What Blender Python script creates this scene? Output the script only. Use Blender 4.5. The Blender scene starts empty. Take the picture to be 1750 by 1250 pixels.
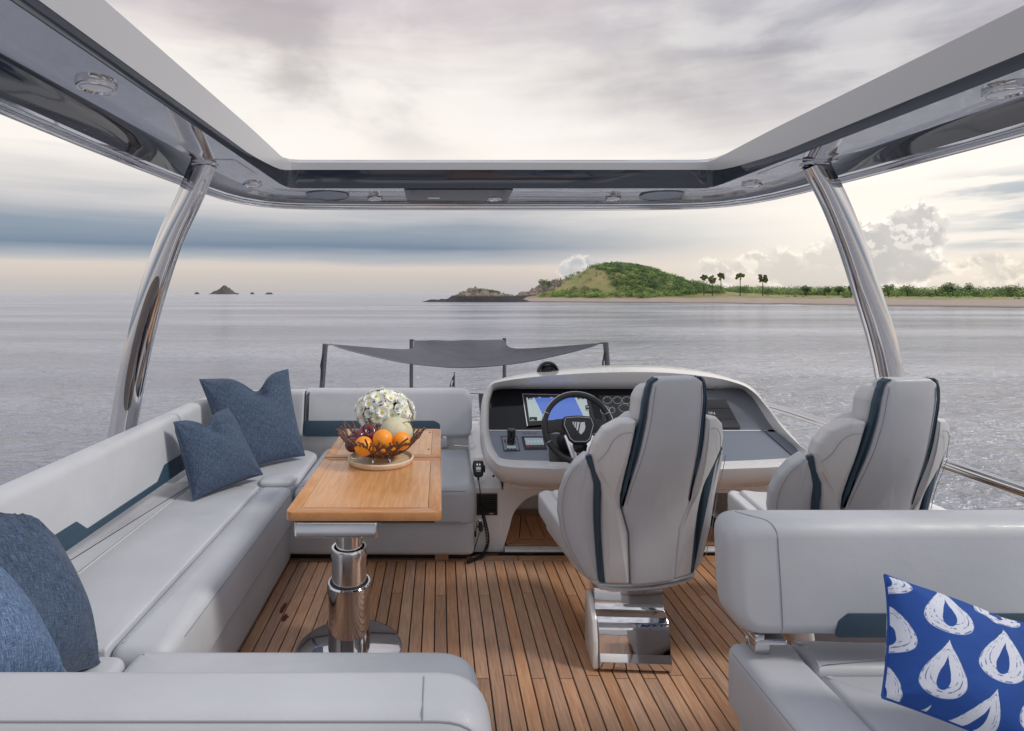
import bpy, bmesh, math, random
from mathutils import Vector, Matrix, noise
random.seed(7)
S = bpy.context.scene
COL = S.collection
PI = math.pi

# ---------------------------------------------------------------- camera
F = 1000.0; VX = 752.0; VY = 501.0; CAMH = 1.6; SEA = -4.0
cd = bpy.data.cameras.new('camera'); cam = bpy.data.objects.new('camera', cd); COL.objects.link(cam)
cam.location = (0, 0, CAMH); cam.rotation_euler = (PI/2, 0, 0)
cd.sensor_width = 36; cd.lens = F*36/1750
cd.shift_x = (875-VX)/1750; cd.shift_y = (VY-625)/1750
cd.clip_start = 0.05; cd.clip_end = 60000
S.camera = cam
S.view_settings.view_transform = 'Standard'; S.view_settings.look = 'None'
S.view_settings.exposure = 0.38; S.view_settings.gamma = 1; S.view_settings.use_curve_mapping = False

# ---------------------------------------------------------------- node helper
class NT:
    def __init__(s, tree): s.t = tree; s.n = tree.nodes; s.l = tree.links
    def new(s, typ, **kw):
        n = s.n.new(typ)
        for k, v in kw.items(): setattr(n, k, v)
        return n
    def put(s, sock, v):
        if hasattr(v, 'is_linked') or isinstance(v, bpy.types.NodeSocket): s.l.new(v, sock)
        elif v is not None:
            if isinstance(v, (tuple, list)) and sock.type == 'RGBA' and len(v) == 3: v = (*v, 1)
            sock.default_value = v
    def m(s, op, a, b=None, c=None, clamp=False):
        n = s.new('ShaderNodeMath', operation=op, use_clamp=clamp)
        for i, v in enumerate((a, b, c)):
            if v is not None: s.put(n.inputs[i], v)
        return n.outputs[0]
    def mr(s, v, a, b, c=0.0, d=1.0, smooth=True):
        n = s.new('ShaderNodeMapRange', interpolation_type='SMOOTHSTEP' if smooth else 'LINEAR')
        for i, x in enumerate((v, a, b, c, d)): s.put(n.inputs[i], x)
        return n.outputs[0]
    def mix(s, f, a, b, blend='MIX'):
        n = s.new('ShaderNodeMix', data_type='RGBA', blend_type=blend)
        s.put(n.inputs[0], f); s.put(n.inputs[6], a); s.put(n.inputs[7], b)
        return n.outputs[2]
    def ramp(s, f, stops, interp='LINEAR'):
        n = s.new('ShaderNodeValToRGB'); r = n.color_ramp; r.interpolation = interp
        while len(r.elements) < len(stops): r.elements.new(0.5)
        for e, (p, c) in zip(r.elements, stops):
            e.position = p; e.color = (*c, 1) if len(c) == 3 else c
        s.put(n.inputs[0], f); return n.outputs[0]
    def xyz(s, x, y, z=0.0):
        n = s.new('ShaderNodeCombineXYZ')
        for i, v in enumerate((x, y, z)): s.put(n.inputs[i], v)
        return n.outputs[0]
    def sep(s, v):
        n = s.new('ShaderNodeSeparateXYZ'); s.put(n.inputs[0], v); return n.outputs
    def mapping(s, v, scale=(1, 1, 1), rot=(0, 0, 0), loc=(0, 0, 0)):
        n = s.new('ShaderNodeMapping'); s.put(n.inputs[0], v)
        n.inputs[1].default_value = loc; n.inputs[2].default_value = rot; n.inputs[3].default_value = scale
        return n.outputs[0]
    def noise(s, v, scale, detail=4, rough=0.5, dist=0.0):
        n = s.new('ShaderNodeTexNoise'); s.put(n.inputs['Vector'], v)
        s.put(n.inputs['Scale'], scale); s.put(n.inputs['Detail'], detail); s.put(n.inputs['Roughness'], rough); s.put(n.inputs['Distortion'], dist)
        return n.outputs[0]

# ---------------------------------------------------------------- world: overcast evening sky
SUN_AZ = math.radians(105); SUN_EL = math.radians(42)
W = bpy.data.worlds.new('World'); S.world = W; W.use_nodes = True
W.node_tree.nodes.clear(); T = NT(W.node_tree)
def build_world():
    tc = T.new('ShaderNodeTexCoord'); d = tc.outputs['Generated']
    x, y, z = T.sep(d)
    R2D = 180/PI
    az = T.m('MULTIPLY', T.m('ARCTAN2', x, y), R2D)
    el = T.m('MULTIPLY', T.m('ARCSINE', z), R2D)
    ael = T.m('ABSOLUTE', el)
    p = T.xyz(T.m('MULTIPLY', az, 0.05), T.m('MULTIPLY', ael, 0.05))
    # long streaks: noise stretched along the horizon, warped
    w1 = T.noise(T.mapping(p, (0.5, 2.2, 1)), 1.4, 4, .55)
    w2 = T.noise(T.mapping(p, (0.30, 4.5, 1), loc=(3, 1, 0)), 2.0, 5, .55, .15)
    w3 = T.noise(T.mapping(p, (.8, 2.0, 1), (0, 0, .22), (9, 4, 0)), 1.2, 7, .52, .25)
    e = T.m('ADD', ael, T.m('MULTIPLY', T.m('SUBTRACT', w2, .5), T.mr(ael, 0, 14, 1.0, 7.0)))
    e = T.m('ADD', e, T.m('MULTIPLY', T.m('SUBTRACT', w1, .5), T.mr(ael, 2, 20, 0.3, 9.0)))
    f = T.m('DIVIDE', e, 60.0)
    k = lambda deg: deg/60.0
    left = T.ramp(f, [(k(0), (.47, .44, .445)), (k(1.2), (.53, .48, .46)), (k(2.5), (.64, .56, .50)), (k(3.0), (.42, .43, .46)), (k(4.2), (.155, .21, .295)),
                      (k(6.0), (.27, .31, .37)), (k(8.5), (.60, .57, .56)), (k(12), (.92, .86, .79)), (k(19), (.88, .83, .77)), (k(26), (.60, .54, .55)), (k(36), (.66, .65, .69)), (1, (.74, .76, .84))])
    right = T.ramp(f, [(k(0), (.62, .56, .52)), (k(1.2), (.76, .68, .60)), (k(3.0), (.80, .71, .62)), (k(4.6), (.72, .68, .64)),
                       (k(6.0), (.78, .74, .68)), (k(8.5), (.95, .88, .80)), (k(12), (.93, .87, .81)), (k(15.5), (.66, .62, .61)), (k(19.5), (.37, .355, .385)), (k(28), (.46, .46, .50)), (1, (.72, .74, .82))])
    azw = T.m('ADD', az, T.m('MULTIPLY', T.m('SUBTRACT', w1, .5), 20))
    fr = T.mr(azw, 0.0, 34.0)
    fr = T.m('MULTIPLY', fr, T.mr(azw, 150, 90))
    col = T.mix(fr, left, right)
    # big soft mauve patches high up
    patch = T.m('MULTIPLY', T.mr(w3, .47, .68), T.mr(ael, 9, 19))
    col = T.mix(T.m('MULTIPLY', patch, .6), col, (.36, .32, .335))
    bright = T.m('MULTIPLY', T.mr(w3, .50, .36), T.mr(ael, 8, 16))
    col = T.mix(T.m('MULTIPLY', bright, .4), col, (.93, .89, .85))
    # blue gaps right of the towering cloud
    gap = T.noise(T.mapping(p, (.8, 4.5, 1), loc=(1.3, 7.2, 0)), 2.3, 5, .55, .4)
    gm = T.m('MULTIPLY', T.m('MULTIPLY', T.mr(az, 38.5, 42), T.mr(az, 75, 60)), T.m('MULTIPLY', T.mr(ael, 2.2, 4), T.mr(ael, 9.5, 7.0)))
    col = T.mix(T.m('MULTIPLY', gm, T.mr(gap, .42, .56)), col, (.19, .27, .36))
    # cumulus towers
    def ae(px, py):
        u = (px-VX)/F; v = (VY-py)/F
        return math.degrees(math.atan(u)), math.degrees(math.atan(v/math.sqrt(1+u*u)))
    nb = T.noise(d, 55, 9, .62, .2); nb2 = T.noise(d, 18, 3, .5)
    nA = T.noise(T.mapping(d, loc=(.3, .9, 0)), 16, 8, .58); nB = T.noise(T.mapping(d, loc=(4, 2, 1)), 16, 8, .58)
    azn = T.m('ADD', az, T.m('MULTIPLY', T.m('SUBTRACT', nA, .5), 7.5)); eln = T.m('ADD', el, T.m('MULTIPLY', T.m('SUBTRACT', nB, .5), 4.6))
    # light comes from the upper right: compare the billows with themselves a little way towards it
    hb = T.noise(T.mapping(d, loc=(0, 0, 0)), 30, 9, .56); hb2 = T.noise(T.mapping(d, loc=(-.005, 0, -.006)), 30, 9, .56)
    emb = T.mr(T.m('SUBTRACT', hb2, hb), -.05, .06)
    def cumulus(blobs, lit, dark, col, amt, lx, ly):
        dm = None; ey = None
        for (px, py, r) in blobs:
            a, b = ae(px, py); u = (px-VX)/F
            rd = r/F*57.3/(1+u*u)**.5*1.0
            dx = T.m('MULTIPLY', T.m('SUBTRACT', azn, a), .8); dy = T.m('SUBTRACT', eln, b)
            dd = T.m('SUBTRACT', T.m('SQRT', T.m('ADD', T.m('MULTIPLY', dx, dx), T.m('MULTIPLY', dy, dy))), rd)
            dm = dd if dm is None else T.m('SMOOTH_MIN', dm, dd, .8)
        mask = T.mr(dm, .12, -.28)
        rim = T.mr(dm, -.75, -.05)
        low = T.mr(el, 1.0, 4.5)
        b = T.m('ADD', T.m('MULTIPLY', rim, T.mr(emb, 0, 1, .45, 1.0)), T.m('MULTIPLY', T.m('MULTIPLY', T.mr(emb, .45, 1.0), .5), low), clamp=True)
        c = T.mix(b, dark, lit)
        return T.mix(T.m('MULTIPLY', mask, amt), col, c)
    glow = T.m('MULTIPLY', T.mr(T.m('ABSOLUTE', T.m('SUBTRACT', az, 38)), 16, 0), T.mr(T.m('ABSOLUTE', T.m('SUBTRACT', el, 5.5)), 7, 0))
    col = T.mix(T.m('MULTIPLY', glow, .55), col, (1.1, 1.0, .88))
    col = cumulus([(1240, 470, 22), (1290, 458, 26), (1340, 440, 24), (1345, 462, 34), (1400, 440, 34), (1400, 478, 40), (1460, 420, 40), (1470, 460, 50)], (.98, .90, .80), (.56, .53, .50), col, .62, 0, 0)
    col = cumulus([(1500, 378, 24), (1530, 368, 26), (1575, 362, 24), (1600, 378, 20), (1585, 405, 28), (1520, 410, 48), (1545, 450, 46), (1470, 410, 22), (1600, 440, 18)], (1.02, .95, .86), (.50, .48, .47), col, .82, .5, .1)
    col = cumulus([(1640, 462, 16), (1680, 458, 18), (1720, 462, 20), (1765, 455, 22), (1600, 470, 14)], (1.0, .90, .76), (.55, .51, .47), col, .7, .2, .7)
    col = cumulus([(985, 452, 16), (1010, 450, 14), (1035, 452, 14), (975, 470, 16)], (.80, .73, .68), (.42, .45, .49), col, .75, .9, .3)
    # below the horizon: far water tone
    col = T.mix(T.mr(el, -0.4, -0.02), (.26, .28, .32), col)
    sky = T.new('ShaderNodeTexSky', sky_type='NISHITA', sun_disc=False, sun_elevation=SUN_EL, sun_rotation=SUN_AZ)
    skc = T.mix(1.0, sky.outputs[0], (.10, .10, .10), 'MULTIPLY')
    out = T.mix(.93, skc, col)
    bg = T.new('ShaderNodeBackground'); T.put(bg.inputs[0], out); bg.inputs[1].default_value = 0.88
    o = T.new('ShaderNodeOutputWorld'); T.l.new(bg.outputs[0], o.inputs[0])
build_world()
sl = bpy.data.lights.new('sun', 'SUN'); so = bpy.data.objects.new('sun', sl); COL.objects.link(so)
sl.energy = 1.5; sl.angle = math.radians(10); sl.color = (1.0, .93, .84)
sd = Vector((math.sin(SUN_AZ)*math.cos(SUN_EL), math.cos(SUN_AZ)*math.cos(SUN_EL), math.sin(SUN_EL)))
so.rotation_euler = sd.to_track_quat('Z', 'Y').to_euler()
so.location = (3, 5, 8)

# ---------------------------------------------------------------- materials
MATS = {}
def mat(name, base=(.5, .5, .5), rough=.5, metal=0.0, fn=None, **kw):
    m = bpy.data.materials.new(name); m.use_nodes = True; t = NT(m.node_tree)
    b = m.node_tree.nodes['Principled BSDF']
    b.inputs['Base Color'].default_value = (*base, 1); b.inputs['Roughness'].default_value = rough; b.inputs['Metallic'].default_value = metal
    for k, v in kw.items():
        b.inputs[k.replace('_', ' ')].default_value = v
    if fn: fn(t, b)
    MATS[name] = m; return m
def bump(t, b, h, strength=.2, dist=.01):
    n = t.new('ShaderNodeBump'); n.inputs['Strength'].default_value = strength; n.inputs['Distance'].default_value = dist
    t.put(n.inputs['Height'], h); t.l.new(n.outputs[0], b.inputs['Normal'])
def objc(t): return t.new('ShaderNodeTexCoord').outputs['Object']
def uvc(t): return t.new('ShaderNodeTexCoord').outputs['UV']

def f_leather(c):
    def fn(t, b):
        o = objc(t)
        big = t.noise(o, 2.2, 3, .5); fine = t.noise(o, 900, 3, .6)
        wr = t.noise(t.mapping(o, (1, 2.5, 1)), 9, 4, .55, .4)
        a = tuple(v*.93 for v in c); 
        t.put(b.inputs['Base Color'], t.mix(t.mr(big, .3, .7), a, tuple(min(1, v*1.05) for v in c)))
        t.put(b.inputs['Roughness'], t.mr(t.noise(o, 14, 4), .3, .7, .42, .56))
        h = t.m('ADD', t.m('MULTIPLY', fine, .0012), t.m('MULTIPLY', wr, t.mr(t.noise(o, 1.3, 2), .4, .65, .006, .018)))
        bump(t, b, h, .55, .35)
    return fn
mat('leather', fn=f_leather((.485, .51, .555)), Coat_Weight=.06)
mat('leather_light', fn=f_leather((.60, .61, .63)), Coat_Weight=.06)
mat('navy_leather', fn=f_leather((.028, .062, .098)))
mat('seam', (.25, .27, .31), .7)
def f_gel(t, b):
    o = objc(t); t.put(b.inputs['Roughness'], t.mr(t.noise(o, 6, 5), .3, .7, .18, .3))
mat('gelcoat', (.80, .80, .80), .22, fn=f_gel, Coat_Weight=.4, Coat_Roughness=.08)
def f_chrome(t, b):
    o = objc(t); t.put(b.inputs['Roughness'], t.mr(t.noise(o, 25, 6, .6), .35, .75, .025, .085))
mat('chrome', (.64, .635, .65), .05, 1.0, fn=f_chrome)
mat('brushed_steel', (.80, .80, .81), .22, 1.0, fn=lambda t, b: t.put(b.inputs['Roughness'], t.mr(t.noise(t.mapping(objc(t), (1, 1, 3)), 8, 4), .3, .7, .12, .24)))
def f_top(t, b):
    o = objc(t)
    bump(t, b, t.noise(o, 3.0, 2, .4), .10, .02)
    t.put(b.inputs['Roughness'], t.mr(t.noise(o, 5, 5), .3, .7, .04, .09))
mat('gloss_grey', (.52, .55, .60), .05, .9, fn=f_top, Coat_Weight=.5, Coat_Roughness=.03)
mat('gloss_dark', (.045, .055, .075), .05, .3, fn=f_top, Coat_Weight=.7, Coat_Roughness=.03)
mat('satin_grey', (.42, .43, .46), .35, .15, Coat_Weight=.3, Coat_Roughness=.2)
mat('black_gloss', (.004, .005, .008), .10, Specular_IOR_Level=.25)
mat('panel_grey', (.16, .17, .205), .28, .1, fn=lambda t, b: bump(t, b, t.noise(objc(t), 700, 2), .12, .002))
mat('panel_blue_grey', (.19, .22, .27), .34, .1, fn=lambda t, b: bump(t, b, t.noise(objc(t), 700, 2), .12, .002))
mat('black_plastic', (.015, .016, .018), .38)
mat('rubber', (.012, .012, .013), .55)
mat('cover_fabric', (.035, .038, .045), .7)
mat('wheel_leather', (.020, .022, .026), .42, fn=lambda t, b: bump(t, b, t.noise(objc(t), 600, 2), .2, .002))
mat('white_paint', (.8, .8, .8), .3)
mat('print_white', (.75, .77, .80), .5)
mat('red', (.5, .03, .02), .4)
def f_wood(base, dark, sx, scale=1.0, rnd=0.0):
    def fn(t, b):
        o = objc(t)
        if rnd:
            oi = t.new('ShaderNodeObjectInfo'); r = oi.outputs['Random']
            o = t.mapping(o, (1, 1, 1)); va = t.new('ShaderNodeVectorMath', operation='ADD'); t.put(va.inputs[0], o)
            t.put(va.inputs[1], t.xyz(t.m('MULTIPLY', r, 13.0), t.m('MULTIPLY', r, 31.0), 0.0)); o = va.outputs[0]
        g = t.noise(t.mapping(o, sx), 9*scale, 6, .62, .35)
        g2 = t.noise(t.mapping(o, tuple(v*4 if v > .5 else v for v in sx)), 34*scale, 4, .6)
        blot = t.noise(o, 2.6, 4, .6)
        c = t.mix(t.mr(g, .30, .72), dark, base)
        c = t.mix(t.m('MULTIPLY', t.mr(g2, .52, .72), .38), c, tuple(v*.55 for v in dark))
        c = t.mix(t.m('MULTIPLY', t.mr(blot, .42, .68), .22), c, tuple(v*1.25 for v in base))
        if rnd:
            c2 = t.new('ShaderNodeHueSaturation'); t.put(c2.inputs['Color'], c)
            t.put(c2.inputs['Value'], t.mr(r, 0, 1, 1-rnd, 1+rnd, False)); t.put(c2.inputs['Saturation'], t.mr(t.m('FRACT', t.m('MULTIPLY', r, 7.3)), 0, 1, .85, 1.1, False)); c = c2.outputs[0]
        t.put(b.inputs['Base Color'], c)
        bump(t, b, g2, .25, .002)
    return fn
mat('teak_table', rough=.33, fn=f_wood((.64, .345, .15), (.48, .225, .085), (9, .6, 1)), Coat_Weight=.25, Coat_Roughness=.2)
mat('teak_border', rough=.33, fn=f_wood((.57, .275, .105), (.44, .185, .065), (1.2, 9, 1)), Coat_Weight=.25, Coat_Roughness=.2)
mat('teak_border_side', rough=.33, fn=f_wood((.59, .30, .12), (.46, .20, .07), (9, 1.2, 1)), Coat_Weight=.25, Coat_Roughness=.2)
mat('teak_deck', rough=.52, fn=f_wood((.57, .345, .215), (.39, .205, .118), (14, .7, 1), 1.0, .17))
mat('teak_cross', rough=.5, fn=f_wood((.50, .29, .175), (.36, .185, .10), (.7, 14, 1), 1.0, .1))
mat('teak_step', rough=.45, fn=f_wood((.74, .40, .20), (.56, .26, .11), (12, .8, 1), 1.0, .15))
mat('caulk', (.010, .010, .011), .6)
mat('stain', (.10, .012, .004), .3)
mat('plate_wood', rough=.45, fn=f_wood((.75, .60, .44), (.63, .47, .32), (2, 6, 1)))
def f_denim(t, b, k=1.0):
    u = uvc(t)
    a = t.noise(t.mapping(u, (22, 170, 1)), 1, 5, .65); c = t.noise(t.mapping(u, (190, 20, 1)), 1, 4, .6)
    s = t.m('ADD', t.m('MULTIPLY', a, .45), t.m('MULTIPLY', c, .7))
    big = t.noise(u, 3, 4, .6)
    col = t.ramp(s, [(.36, (.010*k, .021*k, .048*k)), (.53, (.027*k, .050*k, .098*k)), (.72, (.10*k, .145*k, .23*k))])
    t.put(b.inputs['Base Color'], t.mix(t.m('MULTIPLY', t.mr(big, .35, .7), .25), col, (.10, .14, .21)))
    bump(t, b, t.m('ADD', s, t.m('MULTIPLY', t.noise(u, 9, 4), 1.6)), .45, .006)
mat('light_denim', rough=.9, fn=lambda t, b: f_denim(t, b, 2.1))
mat('denim', rough=.9, fn=f_denim, Sheen_Weight=.12, Sheen_Roughness=.4)
def f_drop(t, b):
    u, v, _ = t.sep(uvc(t))
    wob = t.m('MULTIPLY', t.m('SUBTRACT', t.noise(uvc(t), 16, 3), .5), .07)
    X = t.m('ADD', t.m('MULTIPLY', u, 4.3), .55); Yv = t.m('ADD', t.m('MULTIPLY', v, 2.05), t.m('ADD', .35, t.m('MULTIPLY', 0.0, 1)))
    colm = t.m('FLOOR', X)
    Yv = t.m('ADD', Yv, t.m('MULTIPLY', colm, .5))
    x = t.m('MULTIPLY', t.m('SUBTRACT', t.m('FRACT', X), .5), 2.0)
    y = t.m('MULTIPLY', t.m('SUBTRACT', t.m('FRACT', Yv), .5), 2.2)
    x = t.m('ADD', x, wob)
    wd = t.m('ADD', t.m('MULTIPLY', t.m('SUBTRACT', 1.0, y), .68), .03)
    wd = t.m('MAXIMUM', wd, .02)
    q = t.m('DIVIDE', x, wd)
    Fv = t.m('SQRT', t.m('ADD', t.m('MULTIPLY', q, q), t.m('MULTIPLY', y, y)))
    # inner drop, lower and narrower
    y2 = t.m('DIVIDE', t.m('ADD', y, .14), .58); wd2 = t.m('MAXIMUM', t.m('MULTIPLY', t.m('SUBTRACT', 1.0, y2), .19), .01)
    q2 = t.m('DIVIDE', x, wd2); F2 = t.m('SQRT', t.m('ADD', t.m('MULTIPLY', q2, q2), t.m('MULTIPLY', y2, y2)))
    outer = t.mr(Fv, .99, .95); inner = t.mr(F2, 1.04, .98)
    br = t.noise(t.mapping(uvc(t), (26, 14, 1)), 1.5, 4, .6)
    ring = t.m('SINE', t.m('MULTIPLY', t.m('ADD', Fv, wob), 42))
    line = t.m('MULTIPLY', t.m('MULTIPLY', t.mr(ring, .45, .85), t.mr(br, .46, .56)), t.mr(Fv, .5, .62))
    white = t.m('MULTIPLY', t.m('MULTIPLY', outer, t.m('SUBTRACT', 1.0, inner)), t.m('SUBTRACT', 1.0, t.m('MULTIPLY', line, .8)))
    bl = t.mix(t.noise(uvc(t), 5, 4), (.004, .040, .22), (.010, .080, .36))
    t.put(b.inputs['Base Color'], t.mix(white, bl, (.60, .64, .74)))
    bump(t, b, t.m('ADD', t.noise(uvc(t), 260, 2), t.m('MULTIPLY', t.noise(uvc(t), 7, 4), 4)), .3, .004)
mat('drop_fabric', rough=.85, fn=f_drop)
mat('sail_cloth', (.075, .080, .10), .8, fn=lambda t, b: (t.put(b.inputs['Base Color'], t.mix(t.noise(uvc(t), 4, 5, .6), (.060, .064, .082), (.11, .115, .14))), bump(t, b, t.noise(t.mapping(uvc(t), (3, 14, 1)), 3, 5), .5, .05)))
mat('pole_grey', (.10, .11, .135), .4, .4)
mat('flag_cloth', (.012, .022, .06), .8)
def f_orange(t, b):
    o = objc(t); v = t.noise(o, 160, 2)
    t.put(b.inputs['Base Color'], t.mix(t.mr(t.noise(o, 12, 4), .3, .7), (.86, .26, .012), (.95, .38, .02))); bump(t, b, v, .35, .003)
mat('orange_peel', rough=.38, fn=f_orange, Subsurface_Weight=.12, Subsurface_Radius=(.02, .01, .003), Subsurface_Scale=.3)
mat('apple_skin', rough=.2, fn=lambda t, b: t.put(b.inputs['Base Color'], t.mix(t.mr(t.noise(t.mapping(objc(t), (1, 1, .25)), 60, 4), .4, .7), (.05, .004, .012), (.16, .018, .03))), Coat_Weight=.3)
mat('melon_skin', rough=.6, fn=lambda t, b: (t.put(b.inputs['Base Color'], t.mix(t.noise(objc(t), 40, 5), (.52, .50, .33), (.66, .63, .46))), bump(t, b, t.noise(objc(t), 90, 4), .35, .004)))
mat('petal', (.92, .92, .86), .6, Subsurface_Weight=.1, Subsurface_Scale=.02)
mat('flower_eye', (.62, .55, .05), .7)
mat('leaf_green', (.045, .085, .025), .6)
mat('twig', (.13, .062, .042), .5, fn=lambda t, b: bump(t, b, t.noise(objc(t), 120, 4), .5, .004))
mat('mic_grey', (.09, .09, .10), .35)
def emis(name, c, s, base=(.02, .02, .02)):
    return mat(name, base, .15, Emission_Color=(*c, 1), Emission_Strength=s)
emis('screen_blue', (.075, .15, .50), .8); emis('screen_land', (.46, .55, .56), .62); emis('screen_text', (.45, .5, .55), .5)
emis('lcd', (.30, .38, .44), .5)
mat('lens', (.85, .86, .88), .25, 0.0, Coat_Weight=1.0)
mat('dark_mirror', (.22, .19, .18), .05, 1.0)
def f_sea(t, b):
    g = t.new('ShaderNodeNewGeometry').outputs['Position']
    big = t.noise(t.mapping(g, (.35, 1.6, 1)), .02, 5, .6)
    h = None
    for sc, amp, rot in ((.05, 1.0, .1), (.16, .75, -.15), (.5, .36, .22), (1.5, .19, -.1), (4.2, .06, .15)):
        n = t.noise(t.mapping(g, (.75, 1.35, 1), (0, 0, rot)), sc, 3, .55, .2)
        n = t.m('SUBTRACT', 1.0, t.m('ABSOLUTE', t.m('SUBTRACT', t.m('MULTIPLY', n, 2.0), 1.0)))
        n = t.m('MULTIPLY', n, amp); h = n if h is None else t.m('ADD', h, n)
    h = t.m('MULTIPLY', h, t.mr(big, .3, .7, .6, 1.2))
    bump(t, b, h, 1.0, 1.7)
    t.put(b.inputs['Base Color'], t.mix(t.mr(big, .32, .66), (.17, .19, .245), (.44, .46, .53)))  # pale bands in the base colour stand in for sky reflected off the water
    t.put(b.inputs['Roughness'], t.mr(big, .3, .7, .10, .20))
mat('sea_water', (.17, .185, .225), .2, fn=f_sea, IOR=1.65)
def f_land(t, b):
    g = t.new('ShaderNodeNewGeometry').outputs['Position']; x, y, z = t.sep(g)
    n = t.noise(g, .05, 6, .65); n2 = t.noise(g, .4, 5, .6)
    zz = t.m('ADD', z, t.m('MULTIPLY', t.m('SUBTRACT', n, .5), 2.2))
    sand = t.mix(n2, (.30, .245, .205), (.38, .32, .27))
    wet = t.mix(t.mr(z, -4.0, -3.2), (.12, .10, .095), sand)
    grass = t.mix(t.mr(n, .35, .62), (.32, .27, .12), (.20, .23, .08)); grass = t.mix(t.mr(n2, .4, .7), grass, (.25, .21, .10))
    t.put(b.inputs['Base Color'], t.mix(t.mr(zz, -1.6, -.9), wet, grass)); bump(t, b, n2, .6, .5)
mat('island_ground', rough=.95, fn=f_land)
mat('far_rock', (.085, .08, .08), .9)
mat('rock', rough=.9, fn=lambda t, b: (t.put(b.inputs['Base Color'], t.mix(t.mr(t.sep(t.new('ShaderNodeNewGeometry').outputs['Position'])[2], -.9, .6), (.045, .043, .046), t.mix(t.mr(t.noise(t.new('ShaderNodeNewGeometry').outputs['Position'], .5, 6, .7), .35, .65), (.13, .11, .10), (.36, .30, .25)))), bump(t, b, t.noise(t.new('ShaderNodeNewGeometry').outputs['Position'], .9, 8, .7), .9, 1.5)))
def f_leaf(c1, c2):
    def fn(t, b):
        g = t.new('ShaderNodeNewGeometry').outputs['Position']
        t.put(b.inputs['Base Color'], t.mix(t.mr(t.noise(g, .16, 4, .6), .38, .62), c1, c2))
    return fn
mat('bush_leaf', rough=.8, fn=f_leaf((.035, .085, .028), (.14, .215, .06)))
mat('bush_leaf_bright', rough=.8, fn=f_leaf((.13, .23, .05), (.27, .37, .10)))
mat('palm_leaf', rough=.8, fn=f_leaf((.15, .18, .08), (.24, .25, .11)))
mat('bark', (.06, .05, .04), .9)

# ---------------------------------------------------------------- mesh helpers
def V(*a): return Vector(a)
def P(px, py, Z):                      # point of the place seen at that pixel at depth Z
    return Vector(((px-VX)*Z/F, Z, CAMH-(py-VY)*Z/F))
def link(o, parent=None):
    COL.objects.link(o)
    if parent is not None: o.parent = parent
    return o
def tag(o, label=None, cat=None, group=None, kind=None):
    if label: o['label'] = label
    if cat: o['category'] = cat
    if group: o['group'] = group
    if kind: o['kind'] = kind
    return o
def thing(name, loc, label, cat, group=None, rz=0.0):
    o = bpy.data.objects.new(name, None); o.empty_display_size = .2; link(o)
    o.location = loc; o.rotation_euler = (0, 0, rz)
    return tag(o, label, cat, group)
def mesh(name, verts, faces, m, parent=None, smooth=True, angle=38, uv=None, local=False):
    me = bpy.data.meshes.new(name)
    if parent is not None and not local:
        root = parent; off = Vector((0, 0, 0))
        while root is not None: off += root.location; root = root.parent
        verts = [Vector(v)-off for v in verts]
    me.from_pydata([tuple(v) for v in verts], [], faces)
    bm = bmesh.new(); bm.from_mesh(me)
    bmesh.ops.recalc_face_normals(bm, faces=bm.faces)
    bm.to_mesh(me); bm.free()
    if uv:
        ul = me.uv_layers.new(name='UVMap')
        for lp in me.loops: ul.data[lp.index].uv = uv[lp.vertex_index]
    me.materials.append(MATS[m] if isinstance(m, str) else m)
    if smooth:
        for p in me.polygons: p.use_smooth = True
        me.set_sharp_from_angle(angle=math.radians(angle))
    o = bpy.data.objects.new(name, me); return link(o, parent)
class MB:
    def __init__(s): s.v = []; s.f = []
    def add(s, v, f):
        k = len(s.v); s.v += [Vector(x) for x in v]; s.f += [tuple(i+k for i in q) for q in f]; return s
    def build(s, name, m, parent=None, **kw): return mesh(name, s.v, s.f, m, parent, **kw)
def area2(p): return sum(p[i][0]*p[(i+1) % len(p)][1]-p[(i+1) % len(p)][0]*p[i][1] for i in range(len(p)))
def inset(p, d):
    n = len(p); out = []; sgn = 1 if area2(p) > 0 else -1
    for i in range(n):
        a = p[i-1]; b = p[i]; c = p[(i+1) % n]
        e1 = Vector((b[0]-a[0], b[1]-a[1])); e2 = Vector((c[0]-b[0], c[1]-b[1]))
        if e1.length < 1e-9: e1 = e2
        if e2.length < 1e-9: e2 = e1
        e1.normalize(); e2.normalize()
        n1 = Vector((-e1.y, e1.x))*sgn; n2 = Vector((-e2.y, e2.x))*sgn
        m = n1+n2
        if m.length < 1e-6: m = n1
        m.normalize(); k = max(.5, m.dot(n1))
        out.append((b[0]+m.x*d/k, b[1]+m.y*d/k))
    return out
def fillet(p, r, seg=5):
    out = []; n = len(p)
    for i in range(n):
        a = Vector(p[i-1]); b = Vector(p[i]); c = Vector(p[(i+1) % n])
        ri = r[i] if isinstance(r, (list, tuple)) else r
        u = (a-b); w = (c-b); lu = u.length; lw = w.length
        if ri <= 0 or lu < 1e-6 or lw < 1e-6: out.append(tuple(b)); continue
        u.normalize(); w.normalize()
        ang = math.acos(max(-1, min(1, u.dot(w))))
        t = min(ri/max(1e-3, math.tan(ang/2)), lu*.49, lw*.49)
        p0 = b+u*t; p1 = b+w*t
        for k in range(seg+1):
            s = k/seg; q = p0*(1-s)**2+b*2*s*(1-s)+p1*s*s
            out.append((q.x, q.y))
    return out
def resample(p, step):
    out = []
    for i in range(len(p)):
        a = Vector(p[i]); b = Vector(p[(i+1) % len(p)]); n = max(1, int((b-a).length/step))
        for k in range(n): q = a.lerp(b, k/n); out.append((q.x, q.y))
    return out
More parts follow.
